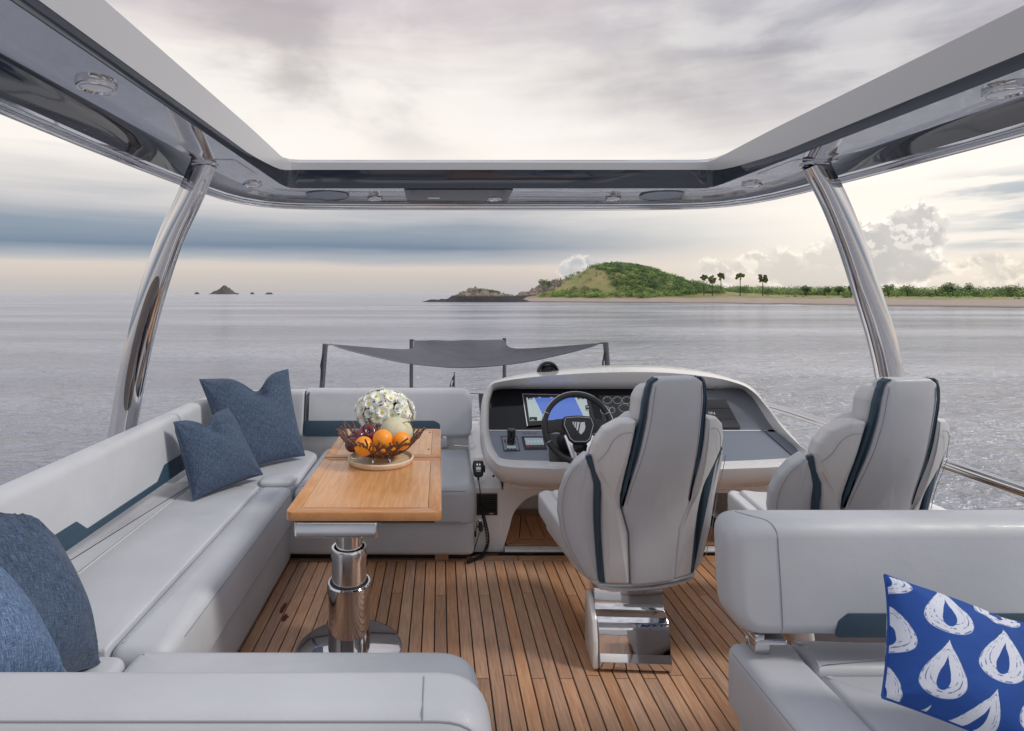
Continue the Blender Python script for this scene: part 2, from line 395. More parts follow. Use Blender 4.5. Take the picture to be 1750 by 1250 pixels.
def catmull(pts, closed=False, n=6):
    P_ = [Vector(p) for p in pts]; N = len(P_); out = []
    rng = N if closed else N-1
    for i in range(rng):
        p0 = P_[(i-1) % N] if closed or i > 0 else P_[0]*2-P_[1]
        p1 = P_[i]; p2 = P_[(i+1) % N]
        p3 = P_[(i+2) % N] if closed or i+2 < N else P_[-1]*2-P_[-2]
        for k in range(n):
            t = k/n
            out.append(.5*((2*p1)+(-p0+p2)*t+(2*p0-5*p1+4*p2-p3)*t*t+(-p0+3*p1-3*p2+p3)*t**3))
    if not closed: out.append(P_[-1])
    return out
def pad_geo(outline, h0, h1, r, mp, nseg=1, rs=4, dome=0.0, r0=None):
    """solid with rounded rims: outline in the plane (a, b), thickness along h, mapped to the place by mp(a, b, h)"""
    r0 = r if r0 is None else r0
    rings = []
    if r0 > 0:
        for k in range(rs+1):
            a = k/rs*PI/2; rings.append((inset(outline, r0*(1-math.sin(a))), h0+r0*(1-math.cos(a))))
    else: rings.append((outline, h0))
    lo = h0+r0; hi = h1-r
    for k in range(1, nseg): rings.append((outline, lo+(hi-lo)*k/nseg))
    if r > 0:
        for k in range(rs+1):
            a = k/rs*PI/2; rings.append((inset(outline, r*(1-math.cos(a))), hi+r*math.sin(a)))
    else: rings.append((outline, h1))
    n = len(outline); v = []; f = []
    for pr, h in rings: v += [mp(a, b, h) for a, b in pr]
    for k in range(len(rings)-1):
        for i in range(n):
            j = (i+1) % n
            f.append((k*n+i, k*n+j, (k+1)*n+j, (k+1)*n+i))
    f.append(tuple(range(n))[::-1])
    if dome:
        top, ht = rings[-1]; cx = sum(p[0] for p in top)/n; cy = sum(p[1] for p in top)/n
        base = (len(rings)-1)*n
        K = 5
        for k in range(1, K):
            s = 1-k/K; h = ht+dome*(1-s*s)
            v += [mp(cx+(a-cx)*s, cy+(b-cy)*s, h) for a, b in top]
            nb = base+n
            for i in range(n): j = (i+1) % n; f.append((base+i, base+j, nb+j, nb+i))
            base = nb
        v.append(mp(cx, cy, ht+dome)); c = len(v)-1
        for i in range(n): f.append((base+i, base+(i+1) % n, c))
    else: f.append(tuple(range((len(rings)-1)*n, len(rings)*n)))
    return v, f
def pad(name, outline, h0, h1, r, mp, m, parent, **kw):
    mk = {k: kw.pop(k) for k in ('smooth', 'angle', 'local', 'uv') if k in kw}
    v, f = pad_geo(outline, h0, h1, r, mp, **kw)
    return mesh(name, v, f, m, parent, **mk)
def box_pts(x0, x1, y0, y1): return [(x0, y0), (x1, y0), (x1, y1), (x0, y1)]
XY = lambda a, b, h: Vector((a, b, h))            # outline in plan, h up
XZ = lambda a, b, h: Vector((a, h, b))            # outline in elevation, h along Y
YZ = lambda a, b, h: Vector((h, a, b))
def rbox(name, x0, x1, y0, y1, z0, z1, r, m, parent, cr=None, **kw):
    cr = r*1.5 if cr is None else cr
    return pad(name, fillet(box_pts(x0, x1, y0, y1), cr, 4) if cr > 0 else box_pts(x0, x1, y0, y1), z0, z1, r, XY, m, parent, rs=3, **kw)
def tube_geo(path, r, n=12, closed=False, ry=None, cap=True):
    path = [Vector(p) for p in path]; N = len(path); v = []; f = []
    up = Vector((0, 0, 1)); prev = None
    for i in range(N):
        a = path[i-1] if (i > 0 or closed) else path[i]; b = path[(i+1) % N] if (i < N-1 or closed) else path[i]
        t = (b-a).normalized()
        if prev is None:
            s = t.cross(up); s = t.cross(Vector((0, 1, 0))) if s.length < .1 else s
        else: s = prev-t*prev.dot(t)
        s.normalize(); q = t.cross(s); prev = s
        rr = r(i/(N-1)) if callable(r) else r; r2 = rr if ry is None else ry
        for k in range(n):
            an = 2*PI*k/n; v.append(path[i]+s*(math.cos(an)*rr)+q*(math.sin(an)*r2))
    for i in range(N if closed else N-1):
        j = (i+1) % N
        for k in range(n): l = (k+1) % n; f.append((i*n+k, i*n+l, j*n+l, j*n+k))
    if cap and not closed: f.append(tuple(range(n))[::-1]); f.append(tuple(range((N-1)*n, N*n)))
    return v, f
def tube(name, path, r, m, parent=None, **kw):
    mk = {k: kw.pop(k) for k in ('local',) if k in kw}
    v, f = tube_geo(path, r, **kw); return mesh(name, v, f, m, parent, **mk)
def lathe_geo(prof, c, n=32, axis=None):
    c = Vector(c); v = []; f = []; M = axis.to_track_quat('Z', 'Y').to_matrix() if axis is not None else Matrix.Identity(3)
    for (r, z) in prof:
        for k in range(n): a = 2*PI*k/n; v.append(c+M @ Vector((r*math.cos(a), r*math.sin(a), z)))
    for i in range(len(prof)-1):
        for k in range(n): l = (k+1) % n; f.append((i*n+k, i*n+l, (i+1)*n+l, (i+1)*n+k))
    return v, f
def lathe(name, prof, c, m, parent=None, n=32, axis=None, **kw):
    v, f = lathe_geo(prof, c, n, axis); return mesh(name, v, f, m, parent, **kw)
def ball_geo(c, r, n=20, sz=1.0, dimple=0.0):
    pr = []
    for i in range(n+1):
        a = -PI/2+PI*i/n; rr = r*math.cos(a); z = r*sz*math.sin(a)
        if dimple: z -= dimple*math.exp(-(rr/(r*.35))**2)*(1 if a > 0 else -1)
        pr.append((max(rr, 1e-4), z))
    return lathe_geo(pr, c, n*2)

# ---------------------------------------------------------------- sea and land
def build_sea():
    v = []; f = []
    rad = [1.0*(1.32**i) for i in range(38)]
    n = 72
    for r in rad:
        for k in range(n): a = 2*PI*k/n; v.append((r*math.cos(a), r*math.sin(a), SEA))
    for i in range(len(rad)-1):
        for k in range(n): l = (k+1) % n; f.append((i*n+k, i*n+l, (i+1)*n+l, (i+1)*n+k))
    f.append(tuple(range(n)))
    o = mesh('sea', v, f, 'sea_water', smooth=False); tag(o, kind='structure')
build_sea()
def interp(tab, x):
    if x <= tab[0][0]: return tab[0][1]
    for (a, b), (c, d) in zip(tab, tab[1:]):
        if x <= c:
            t = (x-a)/(c-a); return b+(d-b)*t
    return tab[-1][1]
def sst(a, b, x): t = max(0, min(1, (x-a)/(b-a))); return t*t*(3-2*t)
shore_px = [(700, 517), (860, 516), (950, 516.5), (1180, 518.5), (1330, 520.5), (1470, 523), (1750, 527), (2100, 530)]
hill_px = [(850, 505), (880, 503), (905, 496), (930, 484), (948, 481), (965, 477), (985, 468), (1002, 461), (1020, 455), (1050, 452.5), (1080, 455), (1105, 461), (1130, 471), (1155, 481), (1180, 489), (1205, 495), (1240, 498), (1300, 499)]
def land_z(x, y):
    px = VX+F*x/y
    ys = (CAMH-SEA)*F/(interp(shore_px, px)-VY)
    d = y-ys
    z = -4.9+.9*sst(-14, 0, d)+3.3*sst(0, 46, d)*(.75+.25*sst(900, 1500, px))
    left = sst(862, 905, px)
    z = -5.2+(z+5.2)*left
    # hill, its crest about 430 m away
    ph = VX+F*x/430.0
    hz = max(0.0, (VY-interp(hill_px, ph))*.43+1.2)
    z += hz*math.exp(-((y-430)/62.0)**2)*sst(ys+6, ys+55, y)*1.06
    z += .55*noise.noise(Vector((x*.03, y*.03, 0)))*sst(10, 60, d)
    z += (noise.noise(Vector((x*.09, y*.09, 3)))*1.1)*min(1, hz/12)
    return z
def build_land():
    v = []; f = []; nx = 230; ny = 110
    for j in range(ny):
        y = 205+(j/(ny-1))**1.25*620
        for i in range(nx):
            px = 850+1230*i/(nx-1); x = (px-VX)*y/F
            v.append((x, y, land_z(x, y)))
    for j in range(ny-1):
        for i in range(nx-1): a = j*nx+i; f.append((a, a+1, a+nx+1, a+nx))
    tag(mesh('island', v, f, 'island_ground', angle=180), kind='structure')
build_land()
def rock_mass(name, px0, px1, Z, top_px, ybase, depth, label, cat, seed=0, n=70, m='rock', z0=-4.6):
    """rocky ridge: a rugged height field of its own"""
    v = []; f = []; ny = 26
    x0 = (px0-VX)*Z/F; x1 = (px1-VX)*Z/F
    for j in range(ny):
        t = j/(ny-1)
        for i in range(n):
            s = i/(n-1); x = x0+(x1-x0)*s; px = VX+F*x/Z
            h = CAMH+(VY-interp(top_px, px))*Z/F-z0
            env = math.sin(PI*t)**.7
            k = depth/20
            nz = noise.fractal(Vector((x/k*.22+seed, t*5, seed)), .6, 2.0, 5)
            z = z0+max(0, h)*env*(1+.30*nz)+.05*h*nz
            v.append((x+.3*k*noise.noise(Vector((x/k, t*9, 1))), Z+depth*(t-.5), z))
    for j in range(ny-1):
        for i in range(n-1): a = j*n+i; f.append((a, a+1, a+n+1, a+n))
    r = thing(name, ((x0+x1)/2, Z, z0), label, cat)
    mesh('rock_face', v, f, m, r, angle=30)
    return r
rk = rock_mass('rocky_headland', 722, 905, 372, [(722, 516), (735, 513), (760, 512), (780, 506), (792, 500), (800, 496), (815, 494.5), (835, 497), (850, 502), (868, 504), (890, 510), (905, 516)], 516, 26,
               'low rocky point with dark wet foot left of the green hill', 'rocks', 2)
rock_mass('rocky_slope', 874, 972, 412, [(877, 507), (890, 503), (903, 499), (916, 492), (930, 485), (945, 482), (958, 481), (972, 490)], 508, 30, 'bare pinkish rock face at the left foot of the green hill', 'rocks', 5, n=40)
rock_mass('distant_islet', 360, 405, 2600, [(360, 502), (366, 498.5), (372, 498), (378, 492), (384, 489.5), (390, 492), (396, 498), (405, 502)], 502, 90, 'dark rocky islet standing alone near the left horizon', 'islet', 8, n=36, z0=-7, m='far_rock')
rock_mass('sea_rock', 333, 340, 2600, [(333, 502), (336, 499), (340, 502)], 502, 20, 'tiny rock left of the dark islet on the horizon', 'rock', 3, n=10, z0=-7, m='far_rock')
rock_mass('sea_rock', 428, 434, 2600, [(428, 502), (431, 499.5), (434, 502)], 502, 20, 'tiny pointed rock just right of the dark islet', 'rock', 4, n=10, z0=-7, m='far_rock')
rock_mass('flat_reef', 453, 467, 2400, [(453, 503), (457, 500.5), (463, 500.5), (467, 503)], 502, 20, 'low flat reef breaking the water right of the islet', 'rock', 6, n=14, z0=-7, m='far_rock')

def clump(mb, c, rx, rz, n, s, rnd):
    """a bush or crown: leaf-sized faces spread through its volume"""
    for _ in range(n):
        while True:
            d = Vector((rnd.uniform(-1, 1), rnd.uniform(-1, 1), rnd.uniform(-.7, 1)))
            if .25 < d.length < 1: break
        q = Vector(c)+Vector((d.x*rx, d.y*rx, d.z*rz))
        a = Vector((rnd.gauss(0, 1), rnd.gauss(0, 1), rnd.gauss(0, .8))).normalized(); b = a.orthogonal().normalized()
        ss = s*rnd.uniform(.5, 1.2)
        mb.add([q-a*ss, q+b*ss*.8, q+a*ss, q-b*ss*.8], [(0, 1, 2, 3)])
def build_veg():
    rnd = random.Random(5)
    dark = MB(); bright = MB()
    cnt = 0
    while cnt < 1900:                                  # bushes on the hill
        px = rnd.uniform(925, 1235); y = rnd.uniform(352, 450); x = (px-VX)*y/F
        z = land_z(x, y)
        if z < -1.2: continue
        ph = VX+F*x/430; hz = max(0, (VY-interp(hill_px, ph))*.43)
        # the left flank stays grassy
        bare = (ph < 1015 and z > 2.0+rnd.uniform(-1.5, 1.5)) or (ph > 1135 and z > 7)
        if bare and rnd.random() < .93: continue
        if noise.noise(Vector((x*.05, y*.05, 7))) < -.3 and rnd.random() < .5: continue
        r = rnd.uniform(1.2, 2.6)*(1.15 if z < 2 else 1)
        mb = bright if (z < 1.5 and rnd.random() < .7) or rnd.random() < .12 else dark
        clump(mb, (x, y, z+r*.35), r*1.15, r*.8, 46, .42, rnd); cnt += 1
    for _ in range(900):                               # band of scrub along the right shore
        px = rnd.uniform(1170, 2050); ys = (CAMH-SEA)*F/(interp(shore_px, px)-VY)
        y = ys+rnd.uniform(95, 150); x = (px-VX)*y/F; z = land_z(x, y)
        r = rnd.uniform(1.6, 3.4)
        clump(bright if rnd.random() < .4 else dark, (x, y, z+r*.75), r*1.5, r*1.05, 70, .5, rnd)
    for _ in range(90):                               # low scrub on the dune grass
        px = rnd.uniform(960, 2000); ys = (CAMH-SEA)*F/(interp(shore_px, px)-VY)
        y = ys+rnd.uniform(38, 70); x = (px-VX)*y/F; z = land_z(x, y); r = rnd.uniform(.5, 1.1)
        clump(bright if rnd.random() < .5 else dark, (x, y, z+r*.3), r*1.6, r*.6, 30, .3, rnd)
    for _ in range(26):                                # on top of the rocky point
        px = rnd.choice((rnd.uniform(806, 836), rnd.uniform(838, 862))); x = (px-VX)*.372
        z = 1.6+(501-interp([(806, 497), (820, 495.5), (836, 497), (862, 503)], px))*.372
        clump(dark, (x, 371+rnd.uniform(-4, 4), z), 1.6, 1.0, 30, .4, rnd)
    for _ in range(9):
        clump(dark, ((rnd.uniform(920, 940)-VX)*.39, 392, 1.6+(501-485)*.39+rnd.uniform(-1.5, 1.5)), 2.2, 1.6, 60, .4, rnd)
    tag(dark.build('dark_scrub', 'bush_leaf', smooth=False), 'dark green scrub covering the hill and shore', 'scrub', kind='stuff')
    tag(bright.build('bright_scrub', 'bush_leaf_bright', smooth=False), 'bright green bushes at the foot of the hill', 'scrub', kind='stuff')
    def palm(px, ytop, ybase, Z, r, label):
        x = (px-VX)*Z/F; zb = land_z(x, Z)-.2; zt = CAMH+(VY-ytop)*Z/F-r*.8
        root = thing('palm_tree', (x, Z, zb), label, 'palm tree', 'palms on the shore')
        bend = rnd.uniform(-.4, .4)
        tube('trunk', [(x+bend*math.sin(t*PI/2*.9)*.6-bend*.6, Z, zb+(zt-zb)*t) for t in [i/8 for i in range(9)]], lambda t: .28-.1*t, 'bark', root, n=8)
        mb = MB()
        for k in range(32):                             # fan leaves round the head
            d = Vector((rnd.gauss(0, 1), rnd.gauss(0, 1), rnd.gauss(.25, .8))).normalized()
            c = Vector((x, Z, zt))+d*r*rnd.uniform(.55, .95)
            a = d; b = d.cross(Vector((rnd.random(), rnd.random(), rnd.random()))).normalized(); w = r*.30
            base = Vector((x, Z, zt))+d*r*.1
            pts = [base]+[c+a*(w*math.cos(q))+b*(w*math.sin(q))*1.1 for q in (-1.5, -.9, -.3, .3, .9, 1.5)]
            mb.add(pts, [(0, 1, 2), (0, 2, 3), (0, 3, 4), (0, 4, 5), (0, 5, 6)])
        mb.build('crown', 'palm_leaf', root, smooth=False)
    palm(1203, 470.5, 495, 350, 2.0, 'leftmost shore palm, thin ragged crown')
    palm(1217, 473, 496, 345, 2.4, 'second shore palm from the left, low thick crown')
    palm(1232, 467, 494, 355, 2.3, 'third shore palm, tallest of the close trio')
    palm(1265, 468, 497, 345, 2.5, 'round-headed palm alone between trio and last palm')
    palm(1303.5, 470, 496, 340, 2.9, 'rightmost shore palm with the widest crown')
    def tree(px, ytop, Z, rx, rz, label, n=420, m='bush_leaf'):
        x = (px-VX)*Z/F; zb = land_z(x, Z)-.2; zc = CAMH+(VY-ytop)*Z/F-rz
        root = thing('shore_tree', (x, Z, zb), label, 'tree', 'trees along the shore')
        mb = MB()
        for k in range(5):
            a = rnd.uniform(0, 6.28); mb.add(*tube_geo([(x, Z, zb), (x+.2*rx*math.cos(a), Z, (zb+zc)/2), (x+.6*rx*math.cos(a), Z+.4*rx*math.sin(a), zc+.3*rz)], lambda t: .22-.14*t, n=6))
        mb.build('trunk', 'bark', root)
        mb = MB()
        for k in range(9): clump(mb, (x+rnd.uniform(-.65, .65)*rx, Z+rnd.uniform(-.5, .5)*rx, zc+rnd.uniform(-.75, .4)*rz), rx*.5, rz*.75, n//9, .38, rnd)
        mb.build('crown', m, root, smooth=False)
    tree(1183, 480, 380, 1.8, 1.8, 'small tree on the skyline at the hill\'s right foot', 200)
    L = [(1377, 488, 2.6, 'pair of rounded trees right of the palms'), (1410, 488, 2.3, 'narrow tree left of the steel pillar by the shore'), (1433, 487, 2.2, 'bushy tree touching the right pillar\'s left edge'),
         (1455, 487, 2.0, 'tree mostly hidden behind the right pillar'), (1518, 485, 2.4, 'dark tree just right of the steel pillar'), (1552, 486, 3.0, 'broad low tree right of the steel pillar'),
         (1728, 485, 3.2, 'flat-topped tree near the right frame edge')]
    for px, yt, rr, lb in L:
        Z = (CAMH-SEA)*F/(interp(shore_px, px)-VY)+90
        tree(px, yt, Z, rr*1.35, rr*.95, lb, 620)
    tree(1620, 480, 330, 5.6, 3.3, 'widest dark tree mass on the right shoreline', 1300)
    tree(1655, 484, 330, 3.2, 2.0, 'rounded tree at the right end of the widest clump', 400)
    for px, py in ((1165, 503), (1195, 503.5), (1447, 505)):
        Z = (CAMH-SEA)*F/(interp(shore_px, px)-VY)+42
        x = (px-VX)*Z/F; mb = MB(); clump(mb, (0, 0, .7), 2.5, 1.3, 260, .33, rnd)
        o = mb.build('beach_bush', 'bush_leaf', smooth=False); o.location = (x, Z, land_z(x, Z))
        tag(o, {1165: 'leftmost round bush on the sand edge', 1195: 'round green bush on the sand below the palms', 1447: 'small bush on the dune left of the pillar'}[px], 'bush')
build_veg()

# ---------------------------------------------------------------- boat: hull, deck, coaming
DX0, DX1 = -.96, 2.62
def build_deck():
    base = mesh('deck', [(-2.2, -1.2, -.01), (2.9, -1.2, -.01), (2.9, 3.64, -.01), (-2.2, 3.64, -.01), (-2.2, -1.2, -.10), (2.9, -1.2, -.10), (2.9, 3.64, -.10), (-2.2, 3.64, -.10)],
                [(0, 1, 2, 3), (7, 6, 5, 4), (0, 4, 5, 1), (1, 5, 6, 2), (2, 6, 7, 3), (3, 7, 4, 0)], 'caulk', smooth=False)
    tag(base, kind='structure')
    cache = {}
    def plank(x, y0, y1, m='teak_deck', w=.0524):
        key = (round(y1-y0, 3), m, w)
        if key not in cache:
            L = y1-y0; v, f = pad_geo(box_pts(-w/2, w/2, 0, L), -.009, 0, .0015, XY, rs=1, r0=0)
            me = mesh('plank', v, f, m, base, smooth=False, local=True); cache[key] = me.data; o = me
        else: o = link(bpy.data.objects.new('plank', cache[key]), base)
        o.location = (x, y0, 0)
    x = -.026+.029-.058*18; k = 0
    joints = {}
    rnd = random.Random(3)
    y_end = 3.50
    while x < DX1:
        ph = [2.43, .95] if k % 2 else [1.55, 3.1]
        off = [0, .0, .02][k % 3]
        js = sorted([j+off for j in ph if .4 < j < 3.3])
        if k % 4 == 0: js = [js[0]]
        ys = [.7]+js+[y_end]
        ys = [-.6]+[y for y in ys if y > .75]
        for a, b in zip(ys, ys[1:]): plank(x, a+.0026, b-.0026)
        x += .058; k += 1
    # margin board across, at the foot of the helm
    for a, b in ((-.95, .47), (.475, 1.6), (1.605, 2.6)):
        v, f = pad_geo(box_pts(a, b, y_end+.004, 3.565), -.009, 0, .0015, XY, rs=1, r0=0)
        mesh('margin_board', v, f, 'teak_cross', base, smooth=False)
    def blot(px, py, w, h, seed):
        c = P(px, py, 1.6*F/(py-VY)); rr = random.Random(seed); pts = []
        for k in range(26):
            a = 2*PI*k/26; q = 1+.5*noise.noise(Vector((math.cos(a)*1.6, math.sin(a)*1.6, seed))); pts.append((c.x+w*q*math.cos(a), c.y+h*q*math.sin(a)))
        v = [(a, b, .0016) for a, b in pts]; mesh('stain', v, [tuple(range(26))], 'stain', base, smooth=False)
    blot(484, 1040, .012, .05, 1); blot(487, 1057, .014, .03, 2); blot(838, 948, .05, .017, 3); blot(903, 946, .03, .02, 4); blot(820, 949, .03, .01, 6)
build_deck()
def build_hull():
    r = thing('yacht_hull', (.44, 3, -4), 'white hull and foredeck of the yacht under the flybridge', 'boat')
    # plan outline of the hull, bow forward
    xs = .44
    def outline(w, bow, stern):
        pts = [(xs-w, stern)]+[(xs-w, y) for y in (2, 6)]
        for t in (.2, .4, .6, .75, .88, .96, 1.0): pts.append((xs-w*(1-t**2.2), 6+(bow-6)*t))
        pts += [(2*xs-a, b) for a, b in reversed(pts[:-1])]
        return pts
    a = outline(2.35, 11.6, -6); n = len(a); b = outline(1.7, 10.4, -6)
    v = [(x, y, -1.35) for x, y in a]+[(x, y, -4.3) for x, y in b]
    f = [(i, (i+1) % n, n+(i+1) % n, n+i) for i in range(n)]
    mesh('hull', v, f, 'gelcoat', r, angle=40)
    mesh('foredeck', [(x, y, -1.38) for x, y in outline(2.3, 11.5, -6)], [tuple(range(n))], 'gelcoat', r, smooth=False)
    # superstructure below the flybridge
    pad('superstructure', fillet([(-1.7, -3), (2.6, -3), (2.6, 4.6), (2.1, 6.6), (-1.2, 6.6), (-1.7, 4.6)], .3, 5), -1.5, -.12, .15, XY, 'gelcoat', r, r0=0)
    # coaming: the moulded wall that carries the seats and the helm
    w = thing('coaming', (.44, 4.5, 0), 'white moulded wall around the flybridge behind sofa and helm', 'wall')
    o_ = catmull([(-2.05, -1.2, 0), (-2.05, 1.2, 0), (-2.05, 3.4, 0), (-1.95, 4.1, 0), (-1.6, 4.65, 0), (-.9, 4.90, 0), (.44, 4.93, 0), (1.8, 4.90, 0), (2.45, 4.65, 0), (2.70, 4.1, 0), (2.75, 3.4, 0), (2.75, 1.2, 0), (2.75, -1.2, 0)], n=6)
    i_ = catmull([(-1.75, -1.2, 0), (-1.75, 1.2, 0), (-1.75, 3.3, 0), (-1.70, 3.95, 0), (-1.42, 4.4, 0), (-.8, 4.60, 0), (.44, 4.66, 0), (1.7, 4.60, 0), (2.25, 4.4, 0), (2.52, 3.95, 0), (2.60, 3.3, 0), (2.60, 1.2, 0), (2.60, -1.2, 0)], n=6)
    v = []; f = []
    for a, b in zip(o_, i_):
        for t, z in ((0, -.45), (0, .39), (.1, .43), (.25, .44), (.75, .44), (.9, .43), (1, .39), (1, -.45)):
            q = a.lerp(b, t); v.append((q.x, q.y, z))
    for i in range(len(o_)-1):
        for k in range(8): l = (k+1) % 8; f.append((i*8+k, i*8+l, (i+1)*8+l, (i+1)*8+k))
    mesh('wall', v, f, 'gelcoat', w)
    # ledge under the far backrest
    pad('ledge', fillet(box_pts(-1.3, .50, 4.34, 4.70), .03, 3), .30, .555, .025, XY, 'gelcoat', w, r0=0)
    # side pedestal between sofa and helm, sloping shelf
    prof = [(3.64, -.01), (3.64, .385), (3.68, .41), (3.86, .44), (3.90, .50), (4.15, .52), (4.22, .56), (4.70, .57), (4.70, -.01)]
    pad('side_pedestal', prof, .205, .388, .015, YZ, 'gelcoat', w)
    # front wall of the helm with the arched footwell
    zt = .50
    arch = [(.395, .012), (.43, .13), (.455, .22), (.50, .285), (.56, .33), (.66, .352), (.80, .356), (1.70, .356), (1.86, .33), (1.95, .22), (1.98, .012)]
    wallp = [(.44, zt), (.2052, zt-.1), (.2052, .012)]
    ol = [(.465, .012-.02), (.395, .012-.02)]+arch+[(2.15, -.008), (2.15, zt), (.46, zt)]
    fw = [(.2075, -.008)]+[(.395, -.008)]+catmull([(a, b, 0) for a, b in arch], n=3)
    pts = [(.2075, -.008), (.395, -.008)]+[(q[0], q[1]) for q in catmull([(a, b, 0) for a, b in arch], n=3)]+[(1.98, -.008), (2.2, -.008), (2.2, zt), (.2075, zt)]
    # wall as quads between arch and the top, so that no ngon has to span the hole
    q = [(p[0], p[1]) for p in catmull([(a, b, 0) for a, b in arch], n=4)]
    v = []; f = []
    cols = [(.472, None)]
    def quadz(x0, z0, z0t, x1, z1, z1t):
        k = len(v)
        v.extend([(x0, 3.644, z0), (x1, 3.644, z1), (x1, 3.644, z1t), (x0, 3.644, z0t)]); f.append((k, k+1, k+2, k+3))
    quadz(.2, -.01, .375, q[0][0], -.01, .375)
    for a, b in zip(q, q[1:]):
        quadz(a[0], a[1], zt, b[0], b[1], zt)
        k = len(v); v.extend([(a[0], 3.644, a[1]), (b[0], 3.644, b[1]), (b[0]*.97+.03*1.2, 4.30, b[1]*.96), (a[0]*.97+.03*1.2, 4.30, a[1]*.96)]); f.append((k, k+1, k+2, k+3))
    quadz(q[-1][0], -.01, zt, 2.3, -.01, zt)
    mesh('helm_wall', v, f, 'gelcoat', w, angle=35)
    kb = [(p[0]*.97+.036, p[1]*.96) for p in q]
    mesh('footwell_back', [(a, 4.298, b) for a, b in kb], [tuple(range(len(kb)))], 'gelcoat', w, smooth=False)
    rbox('threshold', .40, 1.98, 3.60, 3.66, -.01, .018, .004, 'gelcoat', w, cr=0)
    rbox('skirting', .20, 2.3, 3.592, 3.60, -.008, .006, .001, 'caulk', w, cr=0)
    # teak footwell floor
    fl = thing('footwell_floor', (1.2, 3.9, .012), 'teak panelled footwell floor under the helm console', 'floor panel')
    mesh('caulking', [(.405, 3.662, .014), (1.975, 3.662, .014), (1.93, 4.29, .014), (.46, 4.29, .014)], [(0, 1, 2, 3)], 'caulk', fl, smooth=False)
    def fp(name, pts, m): v_, f_ = pad_geo(pts, .0145, .022, .0012, XY, rs=1, r0=0); mesh(name, v_, f_, m, fl, smooth=False)
    fp('border_board', [(.425, 3.672), (1.95, 3.672), (1.88, 3.77), (.51, 3.77)], 'teak_cross')
    fp('border_board', [(.417, 3.682), (.508, 3.778), (.568, 4.137), (.505, 4.22), (.455, 4.10)], 'teak_step')
    fp('border_board', [(.58, 4.145), (1.88, 4.145), (1.90, 4.27), (.56, 4.27), (.508, 4.228)], 'teak_cross')
    x = .515
    while x < 1.80:
        fp('plank', [(x, 3.778), (x+.078, 3.778), (x+.078, 4.137), (max(x, .575), 4.137)], 'teak_step'); x += .083
build_hull()

